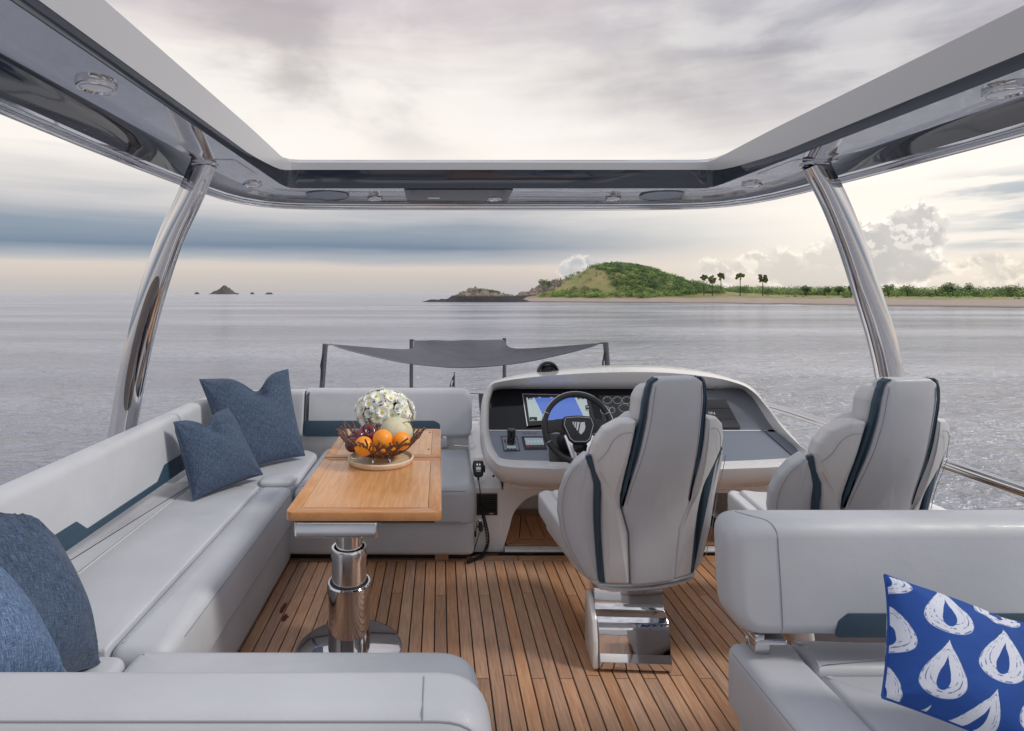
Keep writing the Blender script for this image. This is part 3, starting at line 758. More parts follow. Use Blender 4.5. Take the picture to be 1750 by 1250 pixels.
# ---------------------------------------------------------------- hardtop with its two steel pillars
XCL = .44
UU = lambda u: CAMH+u
def build_hardtop():
    root = thing('hardtop', (XCL, 2, 2.3), 'glossy grey hardtop frame around the open roof', 'hardtop')
    # stations: inner point, outer point, bowl factor, front factor
    L = []
    for y in [-1.6, -1, -.4, .2, .8, 1.4, 2.0, 2.4, 2.8]: L.append(((-1.14, y), (-1.72, y), 1.0, 0.0))
    L += [((-1.14, 3.05), (-1.715, 3.05), .95, 0), ((-1.14, 3.25), (-1.71, 3.3), .7, 0), ((-1.14, 3.45), (-1.70, 3.55), .25, 0), ((-1.14, 3.65), (-1.685, 3.82), 0, .1), ((-1.14, 3.85), (-1.665, 4.12), 0, .25),
          ((-1.14, 4.02), (-1.63, 4.38), 0, .4), ((-1.14, 4.18), (-1.56, 4.60), 0, .6), ((-1.13, 4.29), (-1.45, 4.76), 0, .8), ((-1.105, 4.345), (-1.29, 4.86), 0, .95), ((-1.05, 4.36), (-1.10, 4.90), 0, 1), ((-.85, 4.36), (-.88, 4.925), 0, 1)]
    for x in (-.5, -.1, .3): L.append(((x, 4.36), (x, 4.95), 0, 1))
    R = [((2*XCL-a[0], a[1]), (2*XCL-b[0], b[1]), c, d) for a, b, c, d in reversed(L)]
    ST = L+R
    n = len(ST)
    # heights of the profile: bowl side / front bar
    def prof(b, fr):
        lerp = lambda a, c: a+(c-a)*fr
        E0 = (0.0, lerp(.995, .972)); E1 = (0.0, lerp(.832, .918)); E2 = (0.012, .78)
        A = (.40, .78); B = (.47, .772)
        bowl = [(.52, .772+.045*b), (.62, .772+.085*b-.004*fr), (.74, .768+.085*b-.006*fr), (.84, .762+.035*b-.01*fr), (.90, .742+.0*b)]
        rim = [(.935, .722), (.97, .712), (1.0, .716), (1.015, .735), (1.01, .765)]
        top = [(.93, .85), (.7, .95), (.4, 1.0), (.1, 1.005), (0.0, lerp(.995, .972))]
        return E0, E1, E2, A, B, bowl, rim, top
    def strip(name, pick, m, angle=40, parent=root):
        rows = []
        for (pi, po, b, fr) in ST:
            pr = pick(prof(b, fr)); pi = Vector(pi); po = Vector(po)
            rows.append([((pi+(po-pi)*t).x, (pi+(po-pi)*t).y, UU(u)) for t, u in pr])
        k = len(rows[0]); v = [q for row in rows for q in row]
        f = [(i*k+j, i*k+j+1, (i+1)*k+j+1, (i+1)*k+j) for i in range(n-1) for j in range(k-1)]
        return mesh(name, v, f, m, parent, angle=angle)
    def rr(a, b, k): return [(a[0]+(b[0]-a[0])*i/k, a[1]+(b[1]-a[1])*i/k) for i in range(k+1)]
    strip('inner_face', lambda p: [p[0], p[1]], 'satin_grey')
    strip('inner_trim', lambda p: [p[1], (p[1][0]+.004, p[1][1]-.002), (p[2][0]-.004, p[2][1]+.006), p[2]], 'gloss_dark', 60)
    strip('underside', lambda p: [p[2]]+rr((.03, .78), p[3], 4)+[p[4]]+p[5][:1], 'gloss_grey', 50)
    strip('side_recess', lambda p: p[5], 'gloss_dark', 50)
    strip('outer_edge', lambda p: [p[5][-1]]+p[6]+p[7], 'gloss_grey', 50)
    # polished rub rail following the outer edge
    def edge(t, u): return [((Vector(pi)+(Vector(po)-Vector(pi))*t).x, (Vector(pi)+(Vector(po)-Vector(pi))*t).y, UU(u)) for (pi, po, b, fr) in ST]
    tube('edge_rail', edge(.985, .712), .016, 'chrome', root, n=10)
    tube('edge_bead', edge(.925, .727), .006, 'brushed_steel', root, n=8)
    # aft closing beam over the camera
    rbox('aft_beam', -1.72, 2.60, -2.3, -1.6, UU(.75), UU(1.0), .05, 'satin_grey', root)
    # panels let into the underside
    def uz(y): return UU(interp([(0, .78), (.4, .78), (.47, .772), (.62, .768), (.74, .762), (.84, .752), (.95, .735)], (y-4.36)/.575)-.0012)
    def plate(name, pts, m, r=.02, t=.003):
        pl = fillet(pts, r, 5)
        v, f = pad_geo(pl, -t, .004, 0, lambda a, b, h: Vector((a, b, uz(b)+h-.0005)), r0=.001, rs=1)
        return mesh(name, v, f, m, root)
    plate('mounting_plate', [(-1.46, 3.42), (-1.20, 3.42), (-1.20, 3.86), (-1.36, 3.86), (-1.46, 3.72)], 'gloss_grey', .03)
    plate('mounting_plate', [(2*XCL+1.46, 3.42), (2*XCL+1.20, 3.42), (2*XCL+1.20, 3.86), (2*XCL+1.36, 3.86), (2*XCL+1.46, 3.72)], 'gloss_grey', .03)
    plate('centre_panel', [(-.27, 4.39), (.55, 4.39), (.55, 4.84), (-.27, 4.84)], 'black_gloss', .02, .004)
    for x, y in ((-1.23, 3.47), (-1.23, 3.80), (-1.42, 3.60), (2*XCL+1.23, 3.47), (2*XCL+1.23, 3.80)):
        lathe('screw', [(.0001, -.008), (.006, -.007), (.007, -.003)], (x, y, uz(y)), 'chrome', root, n=10)
    def downlight(px, py, Z, r):
        c = P(px, py, Z); c.z = uz(c.y)
        o = lathe('downlight', [(r, .002), (r, -.012), (r*.96, -.018), (r*.8, -.02), (r*.74, -.014)], c, 'chrome', root, n=36)
        lathe('lens', [(r*.75, -.014), (r*.6, -.016), (r*.3, -.019), (.0005, -.020)], c, 'lens', o, n=36)
    downlight(165, 143, 2.185, .070); downlight(1718, 152, 2.24, .070)
    downlight(431, 315, 4.18, .066); downlight(1285, 315, 4.18, .066)
    for px in (641, 845, 1048): downlight(px, 338, 4.72, .062)
    for px in (560, 1130):
        c = P(px, 338, 4.63); c.z = uz(4.60)-.003; ax_ = Vector((0, .055, 1)).normalized(); o = lathe('speaker', [(.172, .002), (.172, -.006), (.164, -.009), (.158, -.005)], c, 'gloss_dark', root, n=48, axis=ax_)
        lathe('grille', [(.159, -.004), (.1, -.007), (.0005, -.009)], c, 'panel_blue_grey', o, n=48, axis=ax_)
    rbox('sensor', -.10, .0, 4.66, 4.72, uz(4.7)-.012, uz(4.7), .004, 'brushed_steel', root)
    # steel pillars
    def pillar(pts, Z, mirror, label):
        p3 = [P(a, b, Z) for a, b in pts]; ext = p3[-1]+(p3[-1]-p3[-2])*.6
        p3 = catmull(p3, n=6); p3.append(p3[-1]+Vector((0, 0, -.75))+(p3[-1]-p3[-2]).normalized()*.05)
        t = thing('support_pillar', tuple(p3[-1]), label, 'pillar', 'hardtop pillars')
        v = []; f = []; n_ = 40; N = len(p3)
        for i, c in enumerate(p3):
            a = p3[max(0, i-1)]; b = p3[min(N-1, i+1)]; d = (b-a).normalized(); s = Vector((0, 1, 0)); q = d.cross(s).normalized()
            w = .075+.004*(i/N)
            for k in range(n_):
                an = 2*PI*k/n_; ca = math.cos(an); sa = math.sin(an)
                v.append(c+q*(w*math.copysign(abs(ca)**.85, ca))+s*(.055*math.copysign(abs(sa)**.85, sa)))
        for i in range(N-1):
            for k in range(n_): l = (k+1) % n_; f.append((i*n_+k, i*n_+l, (i+1)*n_+l, (i+1)*n_+k))
        mesh('tube', v, f, 'chrome', t, angle=60)
        c = p3[0]
        lathe('collar', [(.07, -.0), (.084, .004), (.084, .014), (.075, .02)], (c.x, c.y, UU(.762)), 'chrome', t, n=32)
        return t, p3
    t, p3 = pillar([(349, 279), (323, 340), (291, 410), (264, 490), (242, 570), (225, 650), (209, 745)], 3.53, False, 'left polished steel pillar rising beside the sofa to the hardtop')
    # long oval grip recess with a dark rim on its aft side
    ol = []
    for k in range(48):
        an = 2*PI*k/48; ol.append((math.cos(an)*.036, math.copysign(abs(math.sin(an))**.55, math.sin(an))))
    zt_, zb_ = P(0, 470, 3.5).z, P(0, 700, 3.5).z
    def onp(x, y, h):
        z = zb_+(zt_-zb_)*(y+1)/2
        for a, b in zip(p3, p3[1:]):
            if a.z >= z >= b.z: c = a.lerp(b, (a.z-z)/(a.z-b.z)); d = (a-b).normalized(); break
        q = d.cross(Vector((0, 1, 0))).normalized()
        x -= .026
        return c+q*x+Vector((0, -.0555*math.sqrt(max(0, 1-(x/.080)**2))-h+.002, 0))
    v, f = pad_geo(resample(ol, .08), -.004, .004, 0, onp, r0=0, dome=.0005)
    mesh('grip_insert', v, f, 'dark_mirror', t)
    pillar([(1393, 281), (1426, 345), (1456, 420), (1482, 500), (1504, 570), (1520, 640), (1536, 745)], 3.53, True, 'right polished steel pillar behind the second helm seat')
build_hardtop()

# ---------------------------------------------------------------- the settee around the table
def backrest_profile(zb=.545, zt=.88, th=.135, lean=.06, r=.045):
    # (offset outward, z); inner face at offset 0 at the bottom
    p = [(0, zb), (lean*.9, zt), (lean+th*.9, zt), (th, zb)]
    return fillet(p, [.035, r, r, .035], 5)
def seamtube(name, pts, parent, r=.0016, m='seam', **kw): return tube(name, pts, r, m, parent, n=6, **kw)
def build_settee():
    root = thing('corner_sofa', (-1.2, 2.6, 0), 'grey leather U-shaped sofa with navy trim around the teak table', 'sofa')
    prof = backrest_profile()
    # left backrest along Y (outward = -X)
    mpL = lambda a, b, h: Vector((-1.50-a, h, b))
    bl = pad('backrest', prof, .75, 3.50, .03, mpL, 'leather', root, nseg=10)
    # corner + far backrest along a bent path
    path = [(-1.50, 3.505), (-1.50, 3.75), (-1.495, 3.92), (-1.46, 4.06), (-1.38, 4.17), (-1.26, 4.235), (-1.1, 4.25), (-1.0, 4.25)]
    pts = [Vector((p.x, p.y, 0)) for p in catmull([(a, b, 0) for a, b in path], n=5)]
    def along(pts):
        d = [0]
        for a, b in zip(pts, pts[1:]): d.append(d[-1]+(b-a).length)
        def at(h):
            h = max(0, min(d[-1]-1e-6, h))
            for i in range(len(d)-1):
                if h <= d[i+1]: break
            t = (h-d[i])/(d[i+1]-d[i]); p = pts[i].lerp(pts[i+1], t)
            tg = (pts[min(i+2, len(pts)-1)]-pts[max(0, i-1)]).normalized()
            return p, Vector((-tg.y, tg.x, 0))
        return at, d[-1]
    at, Lg = along(pts)
    def mpC(a, b, h): p, nrm = at(h); q = p+nrm*a; return Vector((q.x, q.y, b))
    pad('backrest', prof, 0, Lg, .012, mpC, 'leather', root, nseg=34)
    mpF = lambda a, b, h: Vector((h, 4.25+a, b))
    # far backrest: rounded free end on the right -> outline in elevation instead
    ol = fillet([(-.995, .55), (.235, .55), (.235, .885), (-.995, .885)], [.012, .075, .085, .012], 8)
    pad('backrest', resample(ol, .06), 0, .135, .035, lambda a, b, h: Vector((a, 4.25+.135-h+.06*(b-.55)/.33, b)), 'leather', root)
    # navy trim panels
    s0, s1 = 2.22, 3.80
    def trim(name, pts, mp, m='navy_leather', t=.006): return pad(name, resample(fillet(pts, .02, 4), .04), 0, t, .003, mp, m, root, rs=2)
    xin = lambda b: -1.50-.054*(b-.545)/.335
    trim('navy_trim', [(2.20, .562), (3.49, .562), (3.49, .655), (3.22, .655), (3.12, .594), (2.50, .594), (2.44, .648), (2.20, .648)], lambda a, b, h: Vector((xin(b)+h-.0025, a, b)))
    trim('navy_trim', [(-.99, .556), (.0, .556), (.0, .645), (-.04, .668), (-.99, .668)], lambda a, b, h: Vector((a, 4.25+.06*(b-.55)/.33-h+.0025, b)))
    # hinges under the backrests
    for x in (-.02,): rbox('hinge', x, x+.075, 4.27, 4.36, .47, .56, .006, 'chrome', root)
    # seats ------------------------------------------------------------
    SZ = .47
    def cushion(name, pts, rr, z0=.25, z1=SZ, r=.035, dome=.008, m='leather'):
        return pad(name, resample(fillet(pts, rr, 6), .08), z0, z1-dome, r, XY, m, root, dome=dome, r0=.01)
    cushion('seat_cushion', [(-1.06, 1.86), (-.862, 1.86), (-.862, 3.44), (-1.06, 3.44)], [.047, .07, .05, .047], z1=.476, r=.045, dome=.006)
    cushion('seat_cushion', [(-1.46, 1.86), (-1.064, 1.86), (-1.064, 3.44), (-1.46, 3.44)], .004, z1=SZ, r=.010, dome=.004)
    cushion('seat_cushion', [(-1.70, 1.2), (-1.461, 1.2), (-1.461, 3.50), (-1.70, 3.50)], .004, z1=.466, r=.010, dome=.0)
    cushion('corner_cushion', [(-1.60, 3.447), (-.87, 3.447), (-.868, 3.62), (-.868, 4.16), (-.95, 4.24), (-1.4, 4.24), (-1.6, 4.1)], [.02, .04, .02, .1, .05, .1, .05], z1=.472, r=.03, dome=.006)
    pad('corner_bolster', resample(fillet([(-1.08, 3.449), (-.875, 3.449), (-.872, 3.60), (-.93, 3.66), (-1.08, 3.58)], .04, 5), .05), .44, .488, .02, XY, 'leather', root, dome=.003)
    cushion('seat_cushion', [(-.858, 3.42), (.215, 3.42), (.215, 4.30), (-.858, 4.30)], [.03, .10, .05, .03], z1=.475, r=.05, dome=.012)
    # near run: seat seen just over the near backrest
    cushion('seat_cushion', [(-.97, 1.14), (.115, 1.14), (.115, 1.875), (-.97, 1.875)], [.02, .05, .13, .05], z1=.476, r=.045, dome=.008)
    cushion('corner_cushion', [(-1.6, 1.14), (-.976, 1.14), (-.976, 1.852), (-1.6, 1.852)], [.03, .03, .06, .03], z1=.468, r=.03, dome=.006)
    # bases
    def base(pts, z0=.05, z1=.262): return pad('seat_base', resample(fillet(pts, .05, 5), .08), z0, z1, .02, XY, 'leather', root, r0=.03)
    base([(-1.7, 1.10), (-.885, 1.10), (-.885, 3.50), (-1.7, 3.50)], z0=.012)
    base([(-1.6, 3.46), (.205, 3.445), (.205, 4.32), (-1.6, 4.32)], z0=.048)
    base([(-1.6, 1.14), (.09, 1.14), (.09, 1.85), (-1.6, 1.85)], z0=.02)
    rbox('plinth', -.9, .16, 3.53, 4.3, -.009, .055, .003, 'black_plastic', root, cr=0)
    rbox('foot', -.03, .05, 3.50, 3.56, 0, .05, .002, 'teak_cross', root, cr=0)
    # near backrest, its rounded end at the aisle
    ol = fillet([(-1.5, .50), (.095, .50), (.095, .885), (-1.5, .885)], [.02, .06, .10, .02], 8)
    nb = pad('backrest', resample(ol, .06), .985, 1.135, .045, XZ, 'leather', root, rs=6)
    # stitched seams
    seamtube('seam', [(-.8628, y, .438) for y in (1.98, 2.5, 3.0, 3.38)], root, .002)
    seamtube('seam', [(-.862, y, .262) for y in (1.92, 2.5, 3.0, 3.40)], root, .002)
    seamtube('seam', [(x, 3.4255, .44) for x in (-.80, -.4, 0, .15)], root)
    seamtube('seam', [(x, 3.4185, .262) for x in (-.80, -.4, 0, .12)], root, .0022)
    ir = inset(fillet([(-1.5, .50), (.095, .50), (.095, .885), (-1.5, .885)], [.02, .06, .10, .02], 8), .015)
    line = [p for p in ir if p[1] > .58 and p[0] > -1.4]
    line = sorted(line, key=lambda p: (p[0] > -.02, p[0] if p[0] < 0 else 0, -p[1] if p[0] > .03 else p[0]))
    line = [(-1.4, .870), (-.8, .870), (-.2, .870)]+sorted([p for p in ir if p[0] > -.1 and p[1] > .7], key=lambda p: p[0]-p[1])+[(.080, .62)]
    seamtube('seam', [(a, .9962, b) for a, b in line], root, .0018)
    seamtube('seam', [(-.03, .9962, .870), (-.03, 1.005, .8805), (-.03, 1.03, .8853), (-.03, 1.09, .8853)], root, .0014)
build_settee()

# ---------------------------------------------------------------- pillows
def pillow(name, TL, TR, BR, BL, T_, label, m='denim', dent=.16, seed=0, uvs=(1, 1), ear=.055, fold=1.5, dent_u=.0, group='denim pillows on the sofa'):
    TL, TR, BR, BL = map(Vector, (TL, TR, BR, BL)); n = 44
    nrm = ((TR-TL).cross(BL-TL)).normalized()
    cen = (TL+TR+BR+BL)/4
    if nrm.dot(Vector((0, 0, CAMH))-cen) < 0: nrm = -nrm
    upv = ((TL-BL)+(TR-BR)).normalized(); size = (TL-BL).length
    v = []; f = []; uv = []
    for side in (1, -1):
        k0 = len(v)
        for j in range(n+1):
            for i in range(n+1):
                u = -1+2*i/n; w = -1+2*j/n
                u_ = math.copysign(1-(1-abs(u))**1.35, u); w_ = math.copysign(1-(1-abs(w))**1.35, w)
                uu = u_*(1-ear*(1-w_**2)*abs(u_)**3); ww = w_*(1-ear*(1-u_**2)*abs(w_)**3)
                s = (uu+1)/2; t = (ww+1)/2
                p = (BL.lerp(BR, s)).lerp(TL.lerp(TR, s), t)
                g = math.exp(-((u_-dent_u)/.30)**2)*sst(-.1, 1.0, w_)
                p = p-upv*(dent*size*g)
                th = T_*max(0, 1-abs(u_)**2.4)**.55*max(0, 1-abs(w_)**2.4)**.55
                th *= 1-.55*math.exp(-((u_-dent_u)/.16)**2)*sst(.25, 1.0, w_)*(1 if side > 0 else .4)*min(1, dent*6)
                # puckers running down from the dent, and from the corners
                pk = 0
                for (cu, cw, a0) in ((dent_u, .9, 1.0), (1, 1, .45), (-1, 1, .45), (1, -1, .5), (-1, -1, .5)):
                    du, dw = u_-cu, w_-cw; rr = math.hypot(du, dw)+1e-3; an = math.atan2(du, -dw)
                    pk += a0*math.exp(-rr/.38)*math.sin(an*9+seed+cu*2)*min(1, rr*4)
                pk += .35*noise.noise(Vector((u_*1.6+seed, w_*1.6, side)))
                th += fold*.012*pk*min(1, 6*th/T_)
                v.append(p+nrm*side*th); uv.append(((u_*.5+.5)*uvs[0], (w_*.5+.5)*uvs[1]))
        for j in range(n):
            for i in range(n):
                a = k0+j*(n+1)+i; q = (a, a+1, a+n+2, a+n+1); f.append(q)
    loc = (BL+BR)/2
    root = thing(name, tuple(loc), label, 'pillow', group)
    o = mesh('cover', v, f, m, root, angle=180, uv=uv)
    # welt seam round the edge
    k = n+1; ring = [j for j in range(k)]+[j*k+n for j in range(1, k)]+[n*k+i for i in range(n-1, -1, -1)]+[j*k for j in range(n-1, 0, -1)]
    tube('piping', [v[i] for i in ring], .0035, m, root, n=6, closed=True)
    return root
pillow('pillow', P(341, 649, 3.86), P(492, 632, 4.10), P(521, 779, 3.98), P(392, 812, 3.58), .12, 'larger denim pillow standing in the far sofa corner', dent=.17, seed=1, dent_u=.15)
pillow('pillow', P(297, 722, 3.26), P(390, 697, 3.58), P(449, 811, 3.52), P(330, 856, 3.17), .10, 'smaller denim pillow leaning in front of the larger one', dent=.15, seed=2.3, dent_u=-.05)
pillow('pillow', P(-170, 850, 1.62), P(62, 905, 1.86), P(172, 1136, 1.80), P(-40, 1215, 1.42), .165, 'big denim pillow at the near end of the left seat', dent=.02, seed=4, fold=2.6, ear=.05, uvs=(.9, .9))
pillow('pillow', P(-260, 960, 1.25), P(-20, 965, 1.42), P(112, 1150, 1.38), P(-120, 1260, 1.12), .13, 'lighter denim pillow cut off by the left frame edge', m='light_denim', dent=.02, seed=6, fold=1.2, ear=.03, uvs=(.9, .9))

# ---------------------------------------------------------------- teak table
def build_table():
    root = thing('dining_table', (-.285, 2.8, 0), 'teak folding table on a telescopic steel leg', 'table')
    x0, x1 = -.566, .006; zt = .8; th = .034
    def board(name, pts, m, rr=0.0, up=0.0, r=.003, rs=2):
        ol = fillet(pts, rr, 5) if rr else pts
        return pad(name, ol, zt-th, zt+up, r, XY, m, root, rs=rs)
    def leaf(y0, y1, near, far):
        b = .05; g = .0006; rn = .026 if near else .006; rf = .022 if far else .006
        board('panel', [(x0+b+g, y0+b+g), (x1-b-g, y0+b+g), (x1-b-g, y1-b-g), (x0+b+g, y1-b-g)], 'teak_table', 0, -.0005, .0008, 1)
        rn = .028 if near else .006; rf = .022 if far else .006
        def arc(cx, cy, r, a0, a1): return [(cx+r*math.cos(math.radians(a0+(a1-a0)*k/4)), cy+r*math.sin(math.radians(a0+(a1-a0)*k/4))) for k in range(5)]
        board('border_board', arc(x0+rn, y0+rn, rn, 225, 270)+arc(x1-rn, y0+rn, rn, 270, 315)+[(x1-b, y0+b), (x0+b, y0+b)], 'teak_border', 0, 0, .004)
        board('border_board', arc(x1-rf, y1-rf, rf, 45, 90)+arc(x0+rf, y1-rf, rf, 90, 135)+[(x0+b, y1-b), (x1-b, y1-b)], 'teak_border', 0, 0, .003)
        board('border_board', arc(x0+rf, y1-rf, rf, 135, 180)+arc(x0+rn, y0+rn, rn, 180, 225)+[(x0+b, y0+b), (x0+b, y1-b)], 'teak_border_side', 0, -.0003, .003)
        board('border_board', arc(x1-rn, y0+rn, rn, 315, 360)+arc(x1-rf, y1-rf, rf, 0, 45)+[(x1-b, y1-b), (x1-b, y0+b)], 'teak_border_side', 0, -.0003, .003)
    leaf(2.135, 2.845, True, False); leaf(2.851, 3.448, False, True)
    for (px, py) in ((735, 739), (733, 768)):
        c = P(px, py, .8*F/(py-VY)); lathe('screw_plug', [(.0001, .0012), (.006, .001), (.007, -.001)], (c.x, c.y, zt), 'twig', root, n=10)
    rbox('sub_frame', -.545, -.02, 2.20, 3.3, .735, .765, .002, 'black_plastic', root, cr=0)
    rbox('bracket', -.562, -.24, 2.25, 2.86, .655, .722, .010, 'brushed_steel', root, cr=.012)
    cx, cy = -.408, 2.63
    lathe('base_plate', [(.235, 0), (.235, .006), (.222, .012), (.0001, .013)], (cx, cy, 0), 'chrome', root, n=64)
    lathe('outer_tube', [(.093, .012), (.093, .265), (.0985, .266), (.0985, .302), (.094, .307), (.086, .307), (.083, .29)], (cx, cy, 0), 'chrome', root, n=64)
    lathe('middle_tube', [(.0765, .25), (.0765, .42), (.081, .421), (.081, .455), (.078, .462), (.068, .462), (.066, .44)], (cx, cy, 0), 'brushed_steel', root, n=64)
    lathe('inner_tube', [(.059, .42), (.059, .66)], (cx, cy, 0), 'brushed_steel', root, n=64)
    lathe('ring', [(.0765, .302), (.086, .300), (.086, .309), (.0765, .309)], (cx, cy, 0), 'rubber', root, n=48)
build_table()

# ---------------------------------------------------------------- plate, twig bowl, fruit, flowers
def build_fruit():
    cx, cy, z0 = -.280, 2.775, .801
    pl = lathe('plate', [(.0001, .010), (.10, .010), (.138, .012), (.143, .022), (.149, .026), (.155, .022), (.153, .008), (.145, 0), (.0001, 0)], (0, 0, 0), 'plate_wood', n=64)
    pl.location = (cx, cy, z0); tag(pl, 'round pale wooden tray under the twig bowl', 'tray')
    b = thing('twig_bowl', (cx, cy, z0+.012), 'brown twig bowl holding the fruit on the table', 'bowl')
    rnd = random.Random(11); mb = MB(); K = 20
    def pt(a, t, out=0):   # t 0..1 from the foot to the rim
        r = .035+(.165)*t**.8+out; z = z0+.035+.115*t**1.7
        return Vector((cx+r*math.cos(a), cy+r*math.sin(a), z))
    for k in range(K):
        a0 = 2*PI*k/K
        for s in (1, -1):
            a = a0+rnd.uniform(-.05, .05); top = rnd.uniform(.80, 1.06); path = []
            m = 8
            for i in range(m+1):
                t = top*i/m; path.append(pt(a+s*.42*t+.05*math.sin(i*2.1+k), t, rnd.uniform(-.003, .003)))
            mb.add(*tube_geo(path, lambda t: .0060-.0018*t, n=7))
            # tip with a little knob and a side twig
            e = path[-1]; mb.add(*ball_geo(e, .0052, 5))
            q = path[-3]; e2 = pt(a+s*.42*top*.75-s*.13, top*rnd.uniform(.9, 1.05), .004)
            mb.add(*tube_geo([q, q.lerp(e2, .55)+Vector((0, 0, .003)), e2], .0042, n=6)); mb.add(*ball_geo(e2, .0048, 5))
    mb.build('twigs', 'twig', b)
    for a in (.6, 2.5, 4.3, 5.4):
        tube('foot', [(cx+.05*math.cos(a), cy+.05*math.sin(a), z0+.045), (cx+.07*math.cos(a), cy+.07*math.sin(a), z0+.025), (cx+.075*math.cos(a), cy+.075*math.sin(a), z0+.012)], .004, 'chrome', b, n=8)
    def orange(px, py, Z, r, label):
        c = P(px, py, Z); v, f = ball_geo((0, 0, 0), r, 20, .97)
        o = mesh('orange', v, f, 'orange_peel', angle=180); o.location = c; o.rotation_euler = (rnd.uniform(-1, 1), rnd.uniform(-1, 1), 0)
        tag(o, label, 'orange', 'oranges in the bowl')
    orange(622, 763, 2.66, .045, 'left orange in the twig bowl'); orange(654, 751, 2.67, .0455, 'middle orange, highest in the bowl'); orange(686, 754, 2.70, .043, 'right orange beside the melon')
    orange(648, 774, 2.78, .036, 'lowest orange seen through the front twigs'); orange(670, 768, 2.80, .040, 'orange half hidden between middle and right ones')
    def apple(px, py, Z, r, label, rot=(.3, .2, 0)):
        c = P(px, py, Z); n = 20; pr = []
        for i in range(n+1):
            a = -PI/2+PI*i/n; rr = r*math.cos(a)*(1+.07*math.sin(a)); z = r*.93*math.sin(a)
            if a > 0: z -= r*.35*math.exp(-(rr/(r*.3))**2)
            else: z += r*.2*math.exp(-(rr/(r*.3))**2)
            pr.append((max(rr, 1e-4), z))
        root = thing('apple', tuple(c), label, 'apple', 'red apples in the bowl'); root.rotation_euler = rot
        v, f = lathe_geo(pr, (0, 0, 0), 36); mesh('skin', v, f, 'apple_skin', root, angle=180, local=True)
        tube('stem', [(0, 0, r*.55), (.002, 0, r*.8), (.005, 0, r*1.05)], .0015, 'twig', root, n=6, local=True)
    apple(629, 741, 2.80, .046, 'upper red apple behind the left orange', (.9, .5, 0)); apple(612, 748, 2.78, .042, 'dark red apple behind the left twigs', (.2, -.6, 0)); apple(603, 761, 2.70, .036, 'small plum-red apple at the bowl\'s left side', (.5, 0, 0))
    c = P(677, 742, 2.86); v, f = ball_geo((0, 0, 0), .084, 26, .97)
    m = thing('melon', tuple(c), 'pale round melon behind the oranges', 'melon'); m.rotation_euler = (.5, .5, 0)
    mesh('rind', v, f, 'melon_skin', m, angle=180, local=True)
    tube('stem', [(0, 0, .08), (.012, .004, .095), (.035, .008, .10), (.05, .0, .097)], .0018, 'leaf_green', m, n=6, local=True)
    # bouquet
    fx, fy, fz = (P(658, 700, 3.08)); fl = thing('flower_vase', (fx, fy, z0), 'round bunch of white chrysanthemums behind the fruit bowl', 'flowers')
    lathe('vase', [(.045, 0), (.055, .03), (.06, .08), (.05, .11), (.047, .11)], (fx, fy, z0), 'black_plastic', fl)
    mb = MB()
    for _ in range(220):
        d = Vector((rnd.gauss(0, 1), rnd.gauss(0, 1), rnd.gauss(0, .8))).normalized(); q = Vector((fx, fy, fz-.005))+Vector((d.x*.115, d.y*.115, d.z*.085))*rnd.uniform(.8, 1.05)
        a = d.cross(Vector((0, 0, 1))).normalized() if abs(d.z) < .95 else Vector((1, 0, 0)); w = .012
        mb.add([q-d*.02, q+a*w, q+d*.018, q-a*w], [(0, 1, 2, 3)])
    mb.build('leaves', 'leaf_green', fl, smooth=False)
    v, f = ball_geo((fx, fy, fz-.02), .095, 12, .8); mesh('leaf_core', v, f, 'leaf_green', fl)
    N = 74
    protos = []
    def flower(kind):
        mb = MB(); layers = {0: [(18, .021, .1), (16, .017, .5), (12, .012, .9), (8, .008, 1.2)], 1: [(20, .022, .02), (18, .018, .25)], 2: [(9, .019, .5), (8, .015, .85), (6, .011, 1.15), (4, .006, 1.35)]}[kind]
        for n_, ln, el in layers:
            for k in range(n_):
                a = 2*PI*k/n_+rnd.uniform(-.12, .12); e = el+rnd.uniform(-.08, .08); wd = ln*(.2 if kind < 2 else .5)
                d = Vector((math.cos(a)*math.cos(e), math.sin(a)*math.cos(e), math.sin(e))); s = Vector((-math.sin(a), math.cos(a), 0)); u = d.cross(s)*-1
                b0 = d*.002; m1 = d*ln*.6; t1 = d*ln+Vector((0, 0, ln*.12))
                mb.add([b0-s*wd*.5, b0+s*wd*.5, m1+s*wd-u*.0, t1+s*wd*.5, t1-s*wd*.5, m1-s*wd], [(0, 1, 2, 5), (5, 2, 3, 4)])
        return mb
    fm = [flower(0), flower(1), flower(2), flower(0)]
    datas = [None]*4; eye = None
    for k in range(N):
        ph = k*2.399963; zz = 1-1.55*(k+.5)/N; rr = math.sqrt(max(0, 1-zz*zz))
        d = Vector((rr*math.cos(ph), rr*math.sin(ph), zz))
        q = Vector((fx, fy, fz-.012))+Vector((d.x*.138, d.y*.138, d.z*.105))*rnd.uniform(.93, 1.05)
        kind = rnd.choice((0, 1, 1, 2, 1, 3))
        if datas[kind] is None:
            o = fm[kind].build('flower_head', 'petal', fl, smooth=True, angle=50, local=True); datas[kind] = o.data
        else: o = link(bpy.data.objects.new('flower_head', datas[kind]), fl)
        o.location = q-fl.location; o.rotation_mode = 'QUATERNION'
        o.rotation_quaternion = d.to_track_quat('Z', 'Y'); s = rnd.uniform(1.25, 1.75); o.scale = (s, s, s)
        if kind == 1:
            if eye is None:
                e = lathe('flower_eye', [(.0001, .006), (.004, .0055), (.006, .002)], (0, 0, 0), 'flower_eye', o, n=10, local=True); eye = e.data
            else: link(bpy.data.objects.new('flower_eye', eye), o)
build_fruit()

